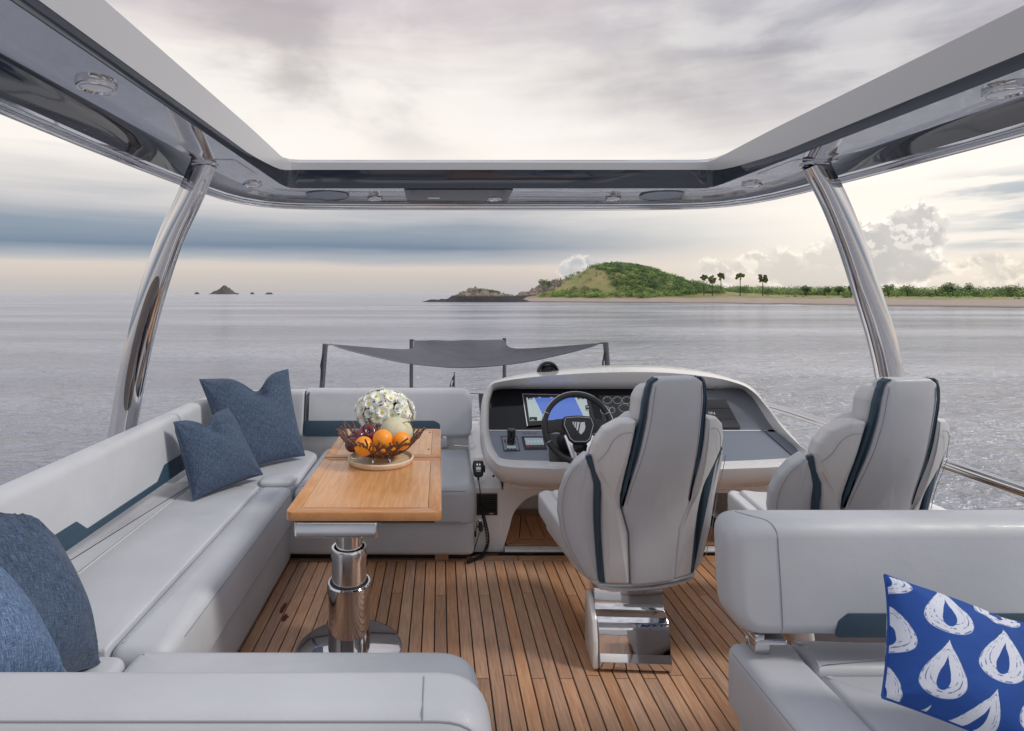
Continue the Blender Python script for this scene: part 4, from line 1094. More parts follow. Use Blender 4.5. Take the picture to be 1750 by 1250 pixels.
# ---------------------------------------------------------------- helm console
def build_console():
    root = thing('helm_console', (1.2, 3.9, .5), 'white helm console with black dashboard', 'console')
    I = [(932, 789), (864, 786), (849, 776), (840, 755), (836, 734), (836, 696), (840, 676), (850, 666), (900, 665), (1010, 665), (1120, 665), (1220, 665), (1264, 665), (1280, 674), (1293, 688), (1321, 731), (1345, 752), (1366, 772), (1357, 783), (1232, 790), (1080, 792)]
    C = [(932, 801), (862, 797), (843, 786), (831, 765), (827, 735), (828, 690), (836, 663), (857, 652), (930, 643), (1030, 637), (1130, 637), (1215, 645), (1262, 656), (1285, 668), (1304, 688), (1337, 731), (1362, 757), (1385, 780), (1366, 795), (1240, 802), (1090, 804)]
    O = [(932, 834), (868, 827), (848, 815), (829, 788), (821, 758), (821, 705), (829, 668), (848, 650), (915, 635), (1015, 626), (1110, 624.5), (1195, 633), (1255, 649), (1286, 663), (1309, 690), (1343, 731), (1369, 762), (1392, 797), (1365, 823), (1240, 835), (1090, 838)]
    zi = [(660, 3.95), (735, 3.62), (792, 3.36)]
    zc = [(637, 3.86), (665, 3.80), (735, 3.53), (800, 3.27), (812, 3.25)]
    n = 6
    def ring(pts, zt): return [P(p.x, p.y, interp(zt, p.y)) for p in catmull([(a, b, 0) for a, b in pts], True, n)]
    def zin(y):                         # two flat planes: 1/Z is linear in the picture height
        (ya, za), (yb, zb) = (zi[0], zi[1]) if y <= 735 else (zi[1], zi[2])
        return 1/(1/za+(1/zb-1/za)*(y-ya)/(yb-ya))
    rI = [P(p.x, p.y, zin(p.y)) for p in catmull([(a, b, 0) for a, b in I], True, n)]; rC = ring(C, zc)
    rO = []
    for p in catmull([(a, b, 0) for a, b in O], True, n):
        rO.append(P(p.x, p.y, interp([(624, 4.22), (650, 4.0), (690, 3.86), (735, 3.66), (790, 3.38), (840, 3.33)], p.y)))
    rD = [q+Vector((0, .03, -.0)) for q in rI]
    rM = [(a+b)/2+Vector((0, -.012, 0)) for a, b in zip(rI, rC)]
    rN = [a.lerp(b, .4)+Vector((0, -.012 if b.z < .8 else -.0, .006 if b.z > .9 else 0)) for a, b in zip(rC, rO)]
    cen = Vector((1.22, 0, .62))
    rB = []; rB2 = []
    for q in rO:
        rB.append(Vector((cen.x+(q.x-cen.x)*.89, max(q.y+.25, 4.35), cen.z+(q.z-cen.z)*.90 - .01)))
        rB2.append(Vector((cen.x+(q.x-cen.x)*.80, 4.85, .40+(q.z-.40)*.45)))
    rings = [rD, rI, rM, rC, rN, rO, rB, rB2]; N = len(rI)
    v = [p for r in rings for p in r]; f = []
    for k in range(len(rings)-1):
        for i in range(N): j = (i+1) % N; f.append((k*N+i, k*N+j, (k+1)*N+j, (k+1)*N+i))
    f.append(tuple(range((len(rings)-1)*N, len(rings)*N)))
    sh = mesh('shell', v, f, 'gelcoat', root, angle=60)
    # lower nose tucked under the shell
    pad('lower_shell', fillet([(.43, 3.42), (2.05, 3.42), (2.2, 3.7), (2.2, 4.6), (.45, 4.6), (.39, 3.6)], .08, 5), .44, .54, .03, XY, 'gelcoat', root)
    # dashboard faces: the lower desk and the upper screen wall
    def fz(y): return zin(y)+.012
    def desk(name, pts, m, lift=0.0, t=.004, r=0, n_=1, par=None):
        ol = pts if not r else fillet(pts, r, 4)
        ol = resample(ol, 12)
        mp = lambda a, b, h: P(a, b, fz(b)-lift-h)
        return pad(name, ol, 0, t, 0, mp, m, par or root, r0=0, smooth=False)
    up = desk('screen_panel', [(832, 734.5), (832, 700), (838, 668), (848, 660), (1195, 660), (1195, 734.5)], 'black_gloss')
    desk('screen_panel', [(1195.6, 734.5), (1195.6, 668), (1262, 662), (1282, 672), (1297, 690), (1326, 734.5)], 'panel_grey')  # same dash glass; its grey base colour stands in for reflected sky
    desk('dashboard', [(834, 737.5), (1310, 737.5), (1338, 740), (1372, 776), (1362, 790), (1232, 795), (932, 795), (862, 792), (845, 778)], 'panel_blue_grey')
    desk('trim_strip', [(833, 734.8), (1312, 734.8), (1312, 737.2), (833, 737.2)], 'chrome', .004)
    desk('panel_gap', [(1306, 737.5), (1308, 737.5), (1359, 783), (1356.5, 783)], 'caulk', .0045, .001)
    # chart screen
    sc = thing('chart_screen', tuple(P(955, 705, 3.7)), 'lit chart plotter showing a blue map behind the steering wheel', 'screen')
    Z = zz = [(893, 673.5), (1007, 676), (1017, 719), (901, 728.5)]
    desk('frame', zz, 'black_plastic', .010, .006, par=sc)
    desk('bezel_edge', [(892.4, 673), (1007.5, 675.5), (1007.5, 676.5), (893.4, 674)], 'brushed_steel', .0165, .001, par=sc)
    desk('bezel_edge', [(892.2, 673), (893.4, 673), (902, 728.5), (900.6, 728.5)], 'brushed_steel', .0165, .001, par=sc)
    desk('map_land', [(899.5, 680), (1002, 680), (1008, 715), (905, 720)], 'screen_land', .0165, .0006, par=sc)
    desk('map_water', [(913, 680), (982, 680), (999, 715.5), (932, 718.5)], 'screen_blue', .0178, .0006, par=sc)
    for (a, b, c_, d_) in ((902, 678.5, 910, 683), (987, 679, 998, 682.5), (905, 713, 918, 719), (994, 712, 1008, 716)): desk('menu_box', [(a, b), (c_, b), (c_, d_), (a, d_)], 'black_plastic', .019, .0006, par=sc)
    for (a, b) in ((904, 681), (990, 680.8), (908, 716.5), (1002, 695), (1002, 700), (920, 679), (940, 679)): desk('digits', [(a, b), (a+4.5, b), (a+4.5, b+1.5), (a, b+1.5)], 'screen_text', .0202, .0004, par=sc)
    desk('menu_box', [(1000, 693), (1005, 693), (1006, 702), (1001, 702)], 'black_plastic', .019, .0006, par=sc)
    # gauges as thin lit rings
    g = thing('gauge_screen', tuple(P(1060, 700, 3.75)), 'black gauge display right of the steering wheel', 'screen')
    def gring(px, py, rx, ry):
        pts = [P(px+rx*math.cos(a), py+ry*math.sin(a), fz(py+ry*math.sin(a))-.0125) for a in [2*PI*k/28 for k in range(28)]]
        o = tube('gauge', pts, .0010, 'screen_text', g, n=5, closed=True)
        for k in range(5):
            a = -2.5+k*.9; pa = P(px+rx*.8*math.cos(a), py+ry*.8*math.sin(a), fz(py)-.0125); pb = P(px+rx*.62*math.cos(a), py+ry*.62*math.sin(a), fz(py)-.0125)
            tube('tick', [pa, pb], .0012, 'screen_text', o, n=4)
        lab = P(px-2, py+ry*.4, fz(py)-.0125); tube('tick', [lab, lab+Vector((.014, 0, 0))], .0012, 'screen_text', o, n=4)
    desk('frame', [(1023, 676), (1130, 676), (1134, 726), (1030, 726)], 'black_plastic', .006, .004, par=g)
    for a in ((1038, 684, 7.5, 6), (1055, 684, 7.5, 6), (1071, 684, 7.5, 6), (1067, 697, 9.5, 7), (1034, 701, 8, 7), (1046, 701, 5, 5)): gring(*a)
    # covered screen on the right with its printed word
    cv = thing('screen_cover', tuple(P(1215, 710, 3.75)), 'dark ribbed cover over the right-hand screen', 'cover')
    desk('cover', [(1150, 683), (1240, 683), (1266, 731), (1160, 731)], 'cover_fabric', .008, .012, par=cv)
    desk('fold', [(1150, 697.5), (1248, 697.5), (1248.6, 698.7), (1150, 698.7)], 'caulk', .0205, .001, par=cv)
    desk('fold', [(1150, 715.5), (1257, 715.5), (1257.8, 716.9), (1150, 716.9)], 'caulk', .0205, .001, par=cv)
    tx = bpy.data.curves.new('lettering', 'FONT'); tx.body = 'GARMIN'; tx.size = .033; tx.extrude = .0006; tx.align_x = 'RIGHT'
    to = bpy.data.objects.new('lettering', tx); COL.objects.link(to)
    dep = bpy.context.evaluated_depsgraph_get(); me = bpy.data.meshes.new_from_object(to.evaluated_get(dep)); bpy.data.objects.remove(to)
    lo = bpy.data.objects.new('lettering', me); me.materials.append(MATS['print_white']); link(lo, cv)
    a = P(1223, 709, fz(709)-.0225); b = P(1223, 701, fz(701)-.0225); upv = (b-a).normalized(); rt = Vector((1, 0, 0)); nn = rt.cross(upv)
    lo.matrix_parent_inverse = Matrix.Identity(4)
    M_ = Matrix((rt, upv, nn)).transposed().to_4x4(); M_.translation = a-cv.location; lo.matrix_local = M_
    # engine throttle
    th = thing('throttle', tuple(P(872, 757, 3.5)), 'black throttle lever on its square plate left of the wheel', 'throttle')
    desk('plate', [(856, 745.5), (883.5, 745.5), (889, 770.5), (861, 771)], 'black_plastic', .004, .006, par=th)
    desk('plate_face', [(857.3, 746.8), (882.6, 746.8), (887.5, 769.3), (862.3, 769.8)], 'panel_blue_grey', .0095, .001, par=th)
    desk('lcd', [(865.5, 762), (881, 762), (882, 766.5), (866.5, 766.5)], 'lcd', .0105, .001, par=th)
    for a_, m_ in ((863, 'red'), (880, 'lcd')): desk('button', [(a_-1.6, 751.5), (a_+1.4, 751.5), (a_+1.8, 756), (a_-1.4, 756)], 'black_plastic', .0105, .003, par=th); desk('lamp', [(a_-.8, 752.5), (a_+.8, 752.5), (a_+.8, 754.5), (a_-.8, 754.5)], m_, .014, .0006, par=th)
    for a_ in (868, 874, 880): desk('button', [(a_-1.7, 767), (a_+2, 767), (a_+2, 768.8), (a_-1.7, 768.8)], 'black_plastic', .0105, .002, par=th)
    b0 = P(873, 757, fz(757)-.01)
    for s in (-.012, .012):
        tube('lever', [b0+Vector((s, 0, 0)), b0+Vector((s, -.02, .03)), b0+Vector((s, -.03, .065)), b0+Vector((s*1.05, -.026, .085))], lambda t: .0105+.003*t, 'black_plastic', th, n=12)
    v, f = ball_geo(b0+Vector((0, 0, .0)), .024, 10, .6); mesh('hub', v, f, 'black_plastic', th)
    tube('grip_cap', [b0+Vector((-.020, -.028, .083)), b0+Vector((.020, -.028, .083))], .012, 'mic_grey', th, n=12)
    # small display
    dp = thing('engine_display', tuple(P(907, 757, 3.5)), 'small rectangular engine display beside the throttle', 'display')
    desk('frame', [(891, 746), (931, 746), (935, 767), (896.5, 767.5)], 'black_plastic', .004, .01, r=1.2, par=dp)
    desk('lcd', [(896, 748.5), (927.5, 748.5), (930, 760.5), (899, 761)], 'lcd', .0145, .001, par=dp)
    for k in range(5): desk('button', [(900+k*6.4, 762.6), (904+k*6.4, 762.6), (904.4+k*6.4, 764.8), (900.4+k*6.4, 764.8)], 'red' if k == 0 else 'mic_grey', .0145, .002, par=dp)
    for k in range(5): desk('digits', [(901+k*5.6, 753), (904.4+k*5.6, 753), (904.8+k*5.6, 756.6), (901.4+k*5.6, 756.6)], 'screen_text', .0158, .0004, par=dp)
    for k in range(3): desk('switch', [(893+k*8.6, 737.8), (900+k*8.6, 737.8), (901+k*8.6, 741.4), (895+k*8.6, 741.4)], 'panel_grey', .004, .004, r=.8)
    # steering column shroud
    desk('column_plate', [(937, 742), (1045, 742), (1045, 790), (939, 790)], 'black_plastic', .004, .01)
build_console()

def build_wheel():
    C0 = P(988, 731, 3.22); nrm = (Vector((0, -1, .42))).normalized()
    root = thing('steering_wheel', tuple(C0), 'black steering wheel with shield emblem on its hub', 'steering wheel')
    rt = Vector((1, 0, 0)); up = nrm.cross(rt).normalized()*1
    if up.z < 0: up = -up
    R = .185
    L = lambda a, b, h: C0+rt*a+up*b+nrm*h
    pts = [L(R*math.cos(t), R*math.sin(t), 0) for t in [2*PI*k/72 for k in range(72)]]
    v, f = tube_geo(pts, .0165, n=16, closed=True); mesh('rim', v, f, 'wheel_leather', root, angle=180)
    # thin silver line on the outer upper rim
    tube('rim_inlay', [L((R+.0135)*math.cos(t), (R+.0135)*math.sin(t), .0098) for t in [math.radians(12)+math.radians(156)*k/40 for k in range(41)]], .0016, 'brushed_steel', root, n=6)
    for t in (25, 155, 205, 335):
        t = math.radians(t); c = L(R*math.cos(t), R*math.sin(t), 0); ax = L(-math.sin(t), math.cos(t), 0)-C0
        lathe('stitched_joint', [(.0168, -.001), (.0172, 0), (.0168, .001)], c, 'brushed_steel', root, n=16, axis=ax)
    def piece(name, pts, h0, h1, r, m, rr=.01, par=root): return pad(name, resample(fillet(pts, rr, 5), .03), h0, h1, r, L, m, par, rs=3)
    for s in (-1, 1):
        piece('side_spoke', [(s*.05, .052), (s*.12, .045), (s*.172, .030), (s*.178, -.005), (s*.165, -.035), (s*.12, -.022), (s*.07, -.035)], -.018, .006, .006, 'wheel_leather')
        piece('lower_spoke', [(s*.066, -.035), (s*.082, -.045), (s*.045, -.172), (s*.018, -.176), (s*.028, -.10)], -.016, .006, .004, 'brushed_steel', .006)
    piece('lower_spoke', [(-.035, -.165), (.035, -.165), (.045, -.185), (-.045, -.185)], -.014, .006, .004, 'brushed_steel', .004)
    hub = [(-.078, .058), (0, .064), (.078, .058), (.090, .01), (.060, -.070), (.035, -.088), (-.035, -.088), (-.060, -.070), (-.090, .01)]
    h = piece('hub', hub, -.02, .022, .010, 'wheel_leather', .02)
    ol = inset(fillet(hub, .02, 5), .010)
    tube('hub_stitching', [L(a, b, .0225) for a, b in ol], .0012, 'print_white', root, n=5, closed=True)
    piece('lower_cover', [(-.045, -.090), (.045, -.090), (.032, -.135), (-.032, -.135)], -.02, .008, .006, 'black_gloss', .008)
    # shield emblem: right part solid, left part three slanted bars
    E = lambda pts: pad('emblem', [(a*.92, b*.92-.002) for a, b in pts], .0222, .0245, 0, L, 'print_white', root, r0=0, smooth=False)
    E([(.012, .028), (.036, .030), (.037, .0), (.028, -.024), (.008, -.044), (.004, -.041)][0:1]+[(.036, .031), (.0375, .0), (.029, -.022), (.008, -.043), (-.004, -.030)])
    E([(-.008, .030), (.006, .030), (-.010, -.022), (-.018, -.012)])
    E([(-.022, .031), (-.013, .031), (-.022, -.005), (-.028, .004)])
    E([(-.036, .032), (-.027, .032), (-.031, .010), (-.035, .018)])
    tube('column', [L(0, 0, -.02), L(0, -.01, -.12), L(0, -.03, -.30)], lambda t: .045+.02*t, 'black_plastic', root, n=20)
build_wheel()
def build_small_helm():
    # compass on the cowl
    c = P(937, 640, 4.06)
    r = thing('compass', tuple(c), 'black domed compass on top of the helm console', 'compass')
    lathe('base', [(.082, -.02), (.082, .002), (.074, .014), (.06, .02), (.001, .022)], c, 'black_plastic', r, n=36)
    lathe('pedestal', [(.095, -.05), (.09, -.018), (.08, -.016)], c, 'gelcoat', r, n=36)
    v, f = ball_geo(c+Vector((0, -.005, .022)), .052, 14, .85); mesh('dome', v, f, 'black_gloss', r, angle=180)
    tube('hood', [c+Vector((.066*math.cos(t), .012, .012+.066*math.sin(t))) for t in [PI*k/20 for k in range(21)]], .012, 'black_plastic', r, n=10, ry=.03)
    for k, m in ((-.02, 'red'), (0, 'lcd'), (.018, 'lcd')): tube('dial_mark', [c+Vector((k, -.052, .020)), c+Vector((k, -.055, .034))], .0016, m, r, n=5)
    # VHF microphone, clip on the pedestal shelf
    c = P(817, 800, 3.70)
    m = thing('radio_handset', tuple(c), 'black radio handset hanging on the white pedestal', 'radio handset')
    nr = Vector((0, -1, .25)).normalized(); rt = Vector((1, 0, 0)); up = Vector((0, .25, 1)).normalized()
    L = lambda a, b, h: c+rt*a+up*b+nr*h
    pad('body', resample(fillet([(-.030, .045), (.030, .045), (.037, .01), (.030, -.045), (.018, -.055), (-.018, -.055), (-.030, -.045), (-.037, .01)], .01, 4), .02), -.005, .035, .009, L, 'black_plastic', m, rs=3)
    pad('face', fillet([(-.022, .038), (.022, .038), (.026, .008), (.018, -.024), (-.018, -.024), (-.026, .008)], .005, 3), .033, .038, .002, L, 'mic_grey', m, rs=2)
    pad('screen', fillet(box_pts(-.014, .014, -.010, .008), .003, 2), .037, .0395, 0, L, 'lcd', m, r0=0)
    for a_ in (-.012, .004): pad('button', fillet(box_pts(a_, a_+.009, .017, .027), .002, 2), .037, .042, .001, L, 'brushed_steel', m, rs=1)
    pad('label_plate', box_pts(-.013, .013, -.020, -.015), .037, .0392, 0, L, 'print_white', m, r0=0)
    rbox('push_button', c.x+.034, c.x+.043, c.y-.03, c.y-.01, c.z-.02, c.z+.02, .002, 'black_plastic', m)
    tube('strain_relief', [L(0, -.052, .015), L(0, -.075, .015)], lambda t: .008-.003*t, 'rubber', m, n=10)
    Zw = 3.625
    p = [L(0, -.07, .015)]+[P(a, b, z) for a, b, z in ((820, 835, 3.61), (822, 860, 3.60), (823, 872, 3.58))]
    tube('cord', catmull(p, n=6), .0032, 'rubber', m, n=8)
    q = catmull([P(a, b, z) for a, b, z in ((823, 870, 3.58), (828, 890, 3.58), (833, 915, 3.575), (832, 935, 3.56), (824, 950, 3.53), (812, 957, 3.50), (799, 960.5, 3.45))], n=10)
    dense = []; up_ = Vector((0, -1, .1)).normalized()
    Ls = [0]
    for a, b in zip(q, q[1:]): Ls.append(Ls[-1]+(b-a).length)
    turns = 46; steps = turns*10
    for k in range(steps+1):
        h = Ls[-1]*k/steps; i = 0
        while i < len(Ls)-2 and Ls[i+1] < h: i += 1
        t = (h-Ls[i])/max(1e-6, Ls[i+1]-Ls[i]); p_ = q[i].lerp(q[i+1], min(1, t)); tg = (q[i+1]-q[i]).normalized()
        s = tg.cross(up_).normalized(); w = tg.cross(s); a = 2*PI*turns*k/steps
        pp = p_+s*(.0095*math.cos(a))+w*(.0095*math.sin(a)); pp.z = max(pp.z, .006); dense.append(pp)
    tube('coiled_cord', dense, .0032, 'rubber', m, n=5)
    # black speaker grille on the pedestal face
    g = thing('pedestal_speaker', tuple(P(832, 861, 3.63)), 'square black speaker set in the white pedestal', 'speaker')
    a = P(814.5, 843.5, 3.637); b = P(850, 880, 3.637)
    rbox('frame', a.x, b.x, 3.627, 3.642, b.z, a.z, .003, 'black_plastic', g)
    for k in range(9): z = a.z-.012-k*.0115; rbox('grille_bar', a.x+.010, b.x-.010, 3.6245, 3.6275, z-.0035, z+.0035, .0005, 'black_gloss', g, cr=0)
    rbox('label_plate', b.x-.05, b.x-.028, 3.6235, 3.6245, b.z+.010, b.z+.0135, 0, 'print_white', g, cr=0)
    # round socket with plug and lead
    s = thing('socket', tuple(P(821, 895, 3.63)), 'round socket with plug below the square speaker', 'socket')
    c = P(821, 895, 3.638); lathe('flange', [(.027, -.002), (.027, .006), (.022, .009), (.020, .004), (.001, .004)], c, 'brushed_steel', s, n=28, axis=Vector((0, -1, 0)))
    tube('plug', [c+Vector((0, -.003, 0)), c+Vector((0, -.035, -.004)), c+Vector((0, -.045, -.03))], .012, 'black_plastic', s, n=12)
    tube('lead', catmull([c+Vector((0, -.045, -.03)), P(818, 915, 3.59), P(811, 938, 3.56), P(805, 952, 3.52)], n=6), .0028, 'rubber', s, n=8)
    tube('cap_cord', catmull([c+Vector((-.018, -.005, -.01)), P(814, 903, 3.63), P(812, 908, 3.63)], n=5), .002, 'rubber', s, n=6)
    rbox('cap', P(810.5, 0, 3.63).x, P(814, 0, 3.63).x, 3.61, 3.637, P(0, 916, 3.63).z, P(0, 908, 3.63).z, .002, 'black_plastic', s)
    # small tube fixing on console left end + courtesy items
    c = P(843.5, 814, 3.44); lathe('keyhole', [(.0001, .004), (.006, .004), (.008, -.002)], c, 'black_plastic', bpy.data.objects['helm_console'], n=12, axis=Vector((0, -1, 0)))
    # fin hinge lever lying on the white shelf
    t = pad('latch_lever', [(0, -.01), (.13, -.035), (.15, -.028), (.02, .012)], 0, .006, .002, lambda a, b, h: P(776, 762, 4.1)+Vector((a, b, h)), 'chrome', bpy.data.objects['coaming'], rs=1)
build_small_helm()

# ---------------------------------------------------------------- helm seats
def build_chair():
    root = thing('helm_chair', (0, 0, 0), '', 'chair', 'helm chairs at the console')
    def mp(w, z, h):
        w *= 1.05+.07*sst(.12, .30, abs(w))
        lean = .02+.18*sst(.35, 1.3, z)-.02*math.sin(PI*sst(.4, 1.0, z))
        wing = 1.15*abs(w)**2.2
        sl = 2.6*math.copysign(abs(w)**1.2, w); k = 1/math.sqrt(1+sl*sl*.5)
        zz = z-.045*(1-sst(.38, .75, z))-.012*sst(1.0, 1.28, z)
        return Vector((w+h*sl*k*.7, -lean+wing-h*k, zz))
    def piece(name, pts, h0, h1, r, m, rr=.015, dome=0.0, step=.035, mir=True, rs=3):
        ol = resample(fillet(pts, rr, 4), step)
        pad(name, ol, h0, h1, r, mp, m, root, rs=rs, dome=dome, local=True, r0=.01, angle=50)
        if mir: pad(name, [(-a, b) for a, b in reversed(ol)], h0, h1, r, mp, m, root, rs=rs, dome=dome, local=True, r0=.01, angle=50)
    c = .003
    # centre panel from head to hem
    cp = [(.075, 1.275), (.104, 1.255), (.113, 1.19), (.115, 1.10), (.122, .98), (.132, .84), (.143, .71), (.138, .685), (.108, .60), (.100, .50), (.094, .405)]
    ol = [(a, b) for a, b in cp]+[(-a, b) for a, b in reversed(cp)]
    piece('centre_panel', ol, -.06, .020, .012, 'leather', .012, .0012, .03, False)
    # navy piping bands either side of it
    st = [(.080, 1.276), (.106, 1.257), (.116, 1.19), (.118, 1.10), (.125, .98), (.135, .84), (.146, .705), (.151, .715), (.154, .80), (.153, .90), (.147, 1.0), (.138, 1.10), (.135, 1.18), (.127, 1.235), (.112, 1.268), (.098, 1.276)]
    piece('navy_band', st, -.015, .016, .006, 'navy_leather', .004, 0, .03)
    # front head pad giving the head its depth
    hr = fillet([(-.135, 1.04), (.135, 1.04), (.138, 1.19), (.112, 1.243), (-.112, 1.243), (-.138, 1.19)], .05, 6)
    pad('headrest', resample(hr, .03), .0, .12, .05, lambda a, b, h: Vector((a, -(.02+.18*sst(.35, 1.3, b)-.02*math.sin(PI*sst(.4, 1.0, b)))+.012+h+1.15*abs(a)**2.2, b-.012)), 'leather_light', root, local=True, rs=6, r0=.045)
    # shoulders
    sh = [(.147, 1.095), (.200, 1.09), (.245, 1.05), (.268, .99), (.272, .94), (.262, .905), (.251, .86), (.229, .81), (.220, .76), (.209, .60), (.193, .43), (.190, .405), (.098, .405), (.104, .50), (.112, .60), (.142, .685), (.150, .70), (.157, .76), (.157, .87), (.152, 1.0)]
    piece('shoulder_pad', sh, -.07, .014, .016, 'leather_light', .012, .010)
    # wing stripe
    ws = [(.272, .936), (.286, .925), (.262, .86), (.246, .80), (.240, .74), (.228, .60), (.212, .43), (.208, .41), (.190, .41), (.208, .60), (.220, .76), (.229, .81), (.251, .862)]
    piece('navy_stripe', ws, -.02, .010, .004, 'navy_leather', .003, 0, .03)
    wg = [(.290, .922), (.318, .88), (.338, .82), (.348, .74), (.345, .66), (.325, .56), (.285, .475), (.245, .415), (.206, .408), (.210, .44), (.224, .60), (.236, .74), (.242, .80), (.259, .86), (.279, .92)]
    piece('wing', wg, -.10, .010, .018, 'leather', .014, .010)
    # inner core and front cushion of the back
    pad('back_cushion', resample(fillet([(-.17, .45), (.17, .45), (.25, .8), (.22, 1.02), (.12, 1.1), (-.12, 1.1), (-.22, 1.02), (-.25, .8)], .05, 5), .05), 0, .10, .04, lambda a, b, h: Vector((a, .0-.13*sst(.35, 1.3, b)+h+.03, b)), 'leather', root, local=True, rs=3)
    # hem roll
    pad('hem', resample(fillet([(-.205, .375), (.205, .375), (.225, .405), (-.225, .405)], .01, 3), .05), -.06, .008, .008, mp, 'leather', root, local=True, rs=2, r0=.01)
    # seams
    def sm(pts, h=.0145):
        for s in (1, -1): seamtube('seam', [mp(a*s, b, h) for a, b in catmull2(pts)], root, .0013, local=True)
    def catmull2(pts): return [(q.x, q.y) for q in catmull([(a, b, 0) for a, b in pts], n=4)]
    sm([(.095, 1.24), (.100, 1.18), (.102, 1.10), (.110, .98), (.124, .84), (.134, .72)], .0205)
    sm([(.162, 1.045), (.19, 1.04), (.215, 1.01), (.232, .95), (.252, .91)], .026)
    sm([(.300, .89), (.318, .84), (.328, .76), (.326, .66), (.305, .56), (.262, .46)], .021)
    # seat
    def sm_(a, b, h): return Vector((a, b, h+.13*(b/.6)+(.06*(abs(a)/.3)**3)))
    seat = fillet([(-.25, .02), (.25, .02), (.315, .2), (.315, .50), (.25, .58), (-.25, .58), (-.315, .50), (-.315, .2)], .06, 5)
    pad('seat_cushion', resample(seat, .05), .30, .43, .03, sm_, 'leather_light', root, local=True, dome=.01)
    seat2 = fillet([(-.20, .03), (.20, .03), (.23, .2), (.23, .55), (-.23, .55), (-.23, .2)], .05, 5)
    pad('seat_pad', resample(seat2, .05), .40, .455, .02, sm_, 'leather_light', root, local=True, dome=.008)
    shell = fillet([(-.22, .02), (.22, .02), (.28, .15), (.28, .50), (.2, .56), (-.2, .56), (-.28, .50), (-.28, .15)], .08, 5)
    pad('seat_shell', resample(shell, .05), .285, .40, .045, lambda a, b, h: Vector((a*(.75+.25*sst(.27, .36, h)), b, h+.08*max(0, b)/.6)), 'gelcoat', root, local=True, r0=.05)
    # polished pedestal: sloping box with two side cheeks
    prof = [(.13, 0), (.15, .02), (.14, .10), (.13, .20), (.13, .30), (.045, .30), (.035, .235), (.02, .215), (-.015, .205), (-.032, .19), (-.045, .165), (-.066, .075), (-.078, .045), (-.078, .018), (-.06, .0)]
    rz = math.radians(-15); cr, sr = math.cos(rz), math.sin(rz)
    def pm(dx): return lambda a, b, h: Vector(((h+dx)*cr-a*sr, (h+dx)*sr+a*cr, b))
    pad('pedestal', resample(fillet(prof, .010, 3), .03), -.150, .150, .004, pm(-.078), 'chrome', root, local=True, rs=2)
    pad('pedestal_side', resample(fillet([(-.07, 0.0), (.12, .0), (.12, .20), (.10, .27), (.04, .26), (-.035, .20), (-.06, .12)], .02, 3), .04), -.176, -.1515, .008, pm(-.078), 'gelcoat', root, local=True, rs=2)
    return root
def copy_tree(o, parent=None):
    c = o.copy(); COL.objects.link(c); c.parent = parent
    for ch in list(o.children): copy_tree(ch, c)
    return c
ch = build_chair(); ch['label'] = 'helm chair directly behind the steering wheel, on polished pedestal'
ch2 = copy_tree(ch); ch2['label'] = 'second helm chair at right, partly hidden by the bench backrest'
ch.location = (.905, 2.53, 0); ch.rotation_euler = (0, 0, math.radians(12))
ch2.location = (1.825, 2.50, 0); ch2.rotation_euler = (0, 0, math.radians(7))

# ---------------------------------------------------------------- right-hand bench with patterned pillow
def build_bench():
    root = thing('bench_seat', (1.6, 1.6, 0), 'grey leather bench in the lower right corner with navy trim', 'bench')
    # backrest, rounded left end
    ol = fillet([(.900, .545), (2.55, .545), (2.55, .885), (.900, .885)], [.10, .02, .02, .075], 9)
    mp = lambda a, b, h: Vector((a, 1.93-h+.035*(b-.55)/.33, b))
    pad('backrest', resample(ol, .05), 0, .15, .045, mp, 'leather', root, rs=6)
    pad('navy_trim', resample(fillet([(1.20, .552), (2.5, .552), (2.5, .622), (1.245, .622), (1.215, .60)], [.01, .01, .01, .02, .02], 4), .04), .147, .1535, .003, mp, 'navy_leather', root, rs=2)
    # vertical seam near the end
    seamtube('seam', [mp(1.045, .56, .139), mp(1.045, .58, .1485), mp(1.045, .60, .1505), mp(1.046, .7, .1505), mp(1.045, .80, .1505), mp(1.045, .84, .1503)], root, .0018)
    seamtube('seam', catmull([mp(1.045, .838, .1503), mp(1.043, .866, .1425), mp(1.03, .8825, .1205), mp(.995, .8855, .09), mp(.965, .8845, .05)], n=4), root, .0018)
    # chrome hinges
    for x in (.97, 1.60):
        rbox('hinge', x, x+.10, 1.80, 1.92, .515, .532, .004, 'chrome', root); rbox('hinge', x+.02, x+.07, 1.84, 1.90, .43, .515, .004, 'chrome', root)
        rbox('hinge', x, x+.03, 1.80, 1.86, .530, .548, .004, 'chrome', root)
    cu = lambda pts, rr, z1, r, dome: pad('seat_cushion', resample(fillet(pts, rr, 6), .07), .26, z1, r, XY, 'leather', root, dome=dome, r0=.01)
    cu([(.935, .7), (1.145, .7), (1.145, 1.93), (.935, 1.93)], [.02, .01, .01, .05], .462, .04, .004)
    cu([(1.149, .7), (2.55, .7), (2.55, 1.775), (1.149, 1.775)], .012, .448, .025, .010)
    cu([(1.149, 1.779), (2.55, 1.779), (2.55, 1.93), (1.149, 1.93)], .012, .462, .035, .004)
    pad('seat_base', resample(fillet([(.955, .7), (2.55, .7), (2.55, 1.90), (.955, 1.90)], .05, 5), .08), .02, .27, .02, XY, 'leather', root)
    seamtube('seam', [(.9405, y, .440) for y in (.75, 1.2, 1.88)], root, .0016)
    return root
build_bench()
pillow('pillow', P(1512, 983, 1.60), P(1900, 1110, 1.52), P(1840, 1330, 1.28), P(1508, 1192, 1.42), .085, 'royal blue pillow with white teardrop print on the right bench', m='drop_fabric', dent=.03, seed=3, ear=.05, fold=.7, uvs=(1, 1), group=None)

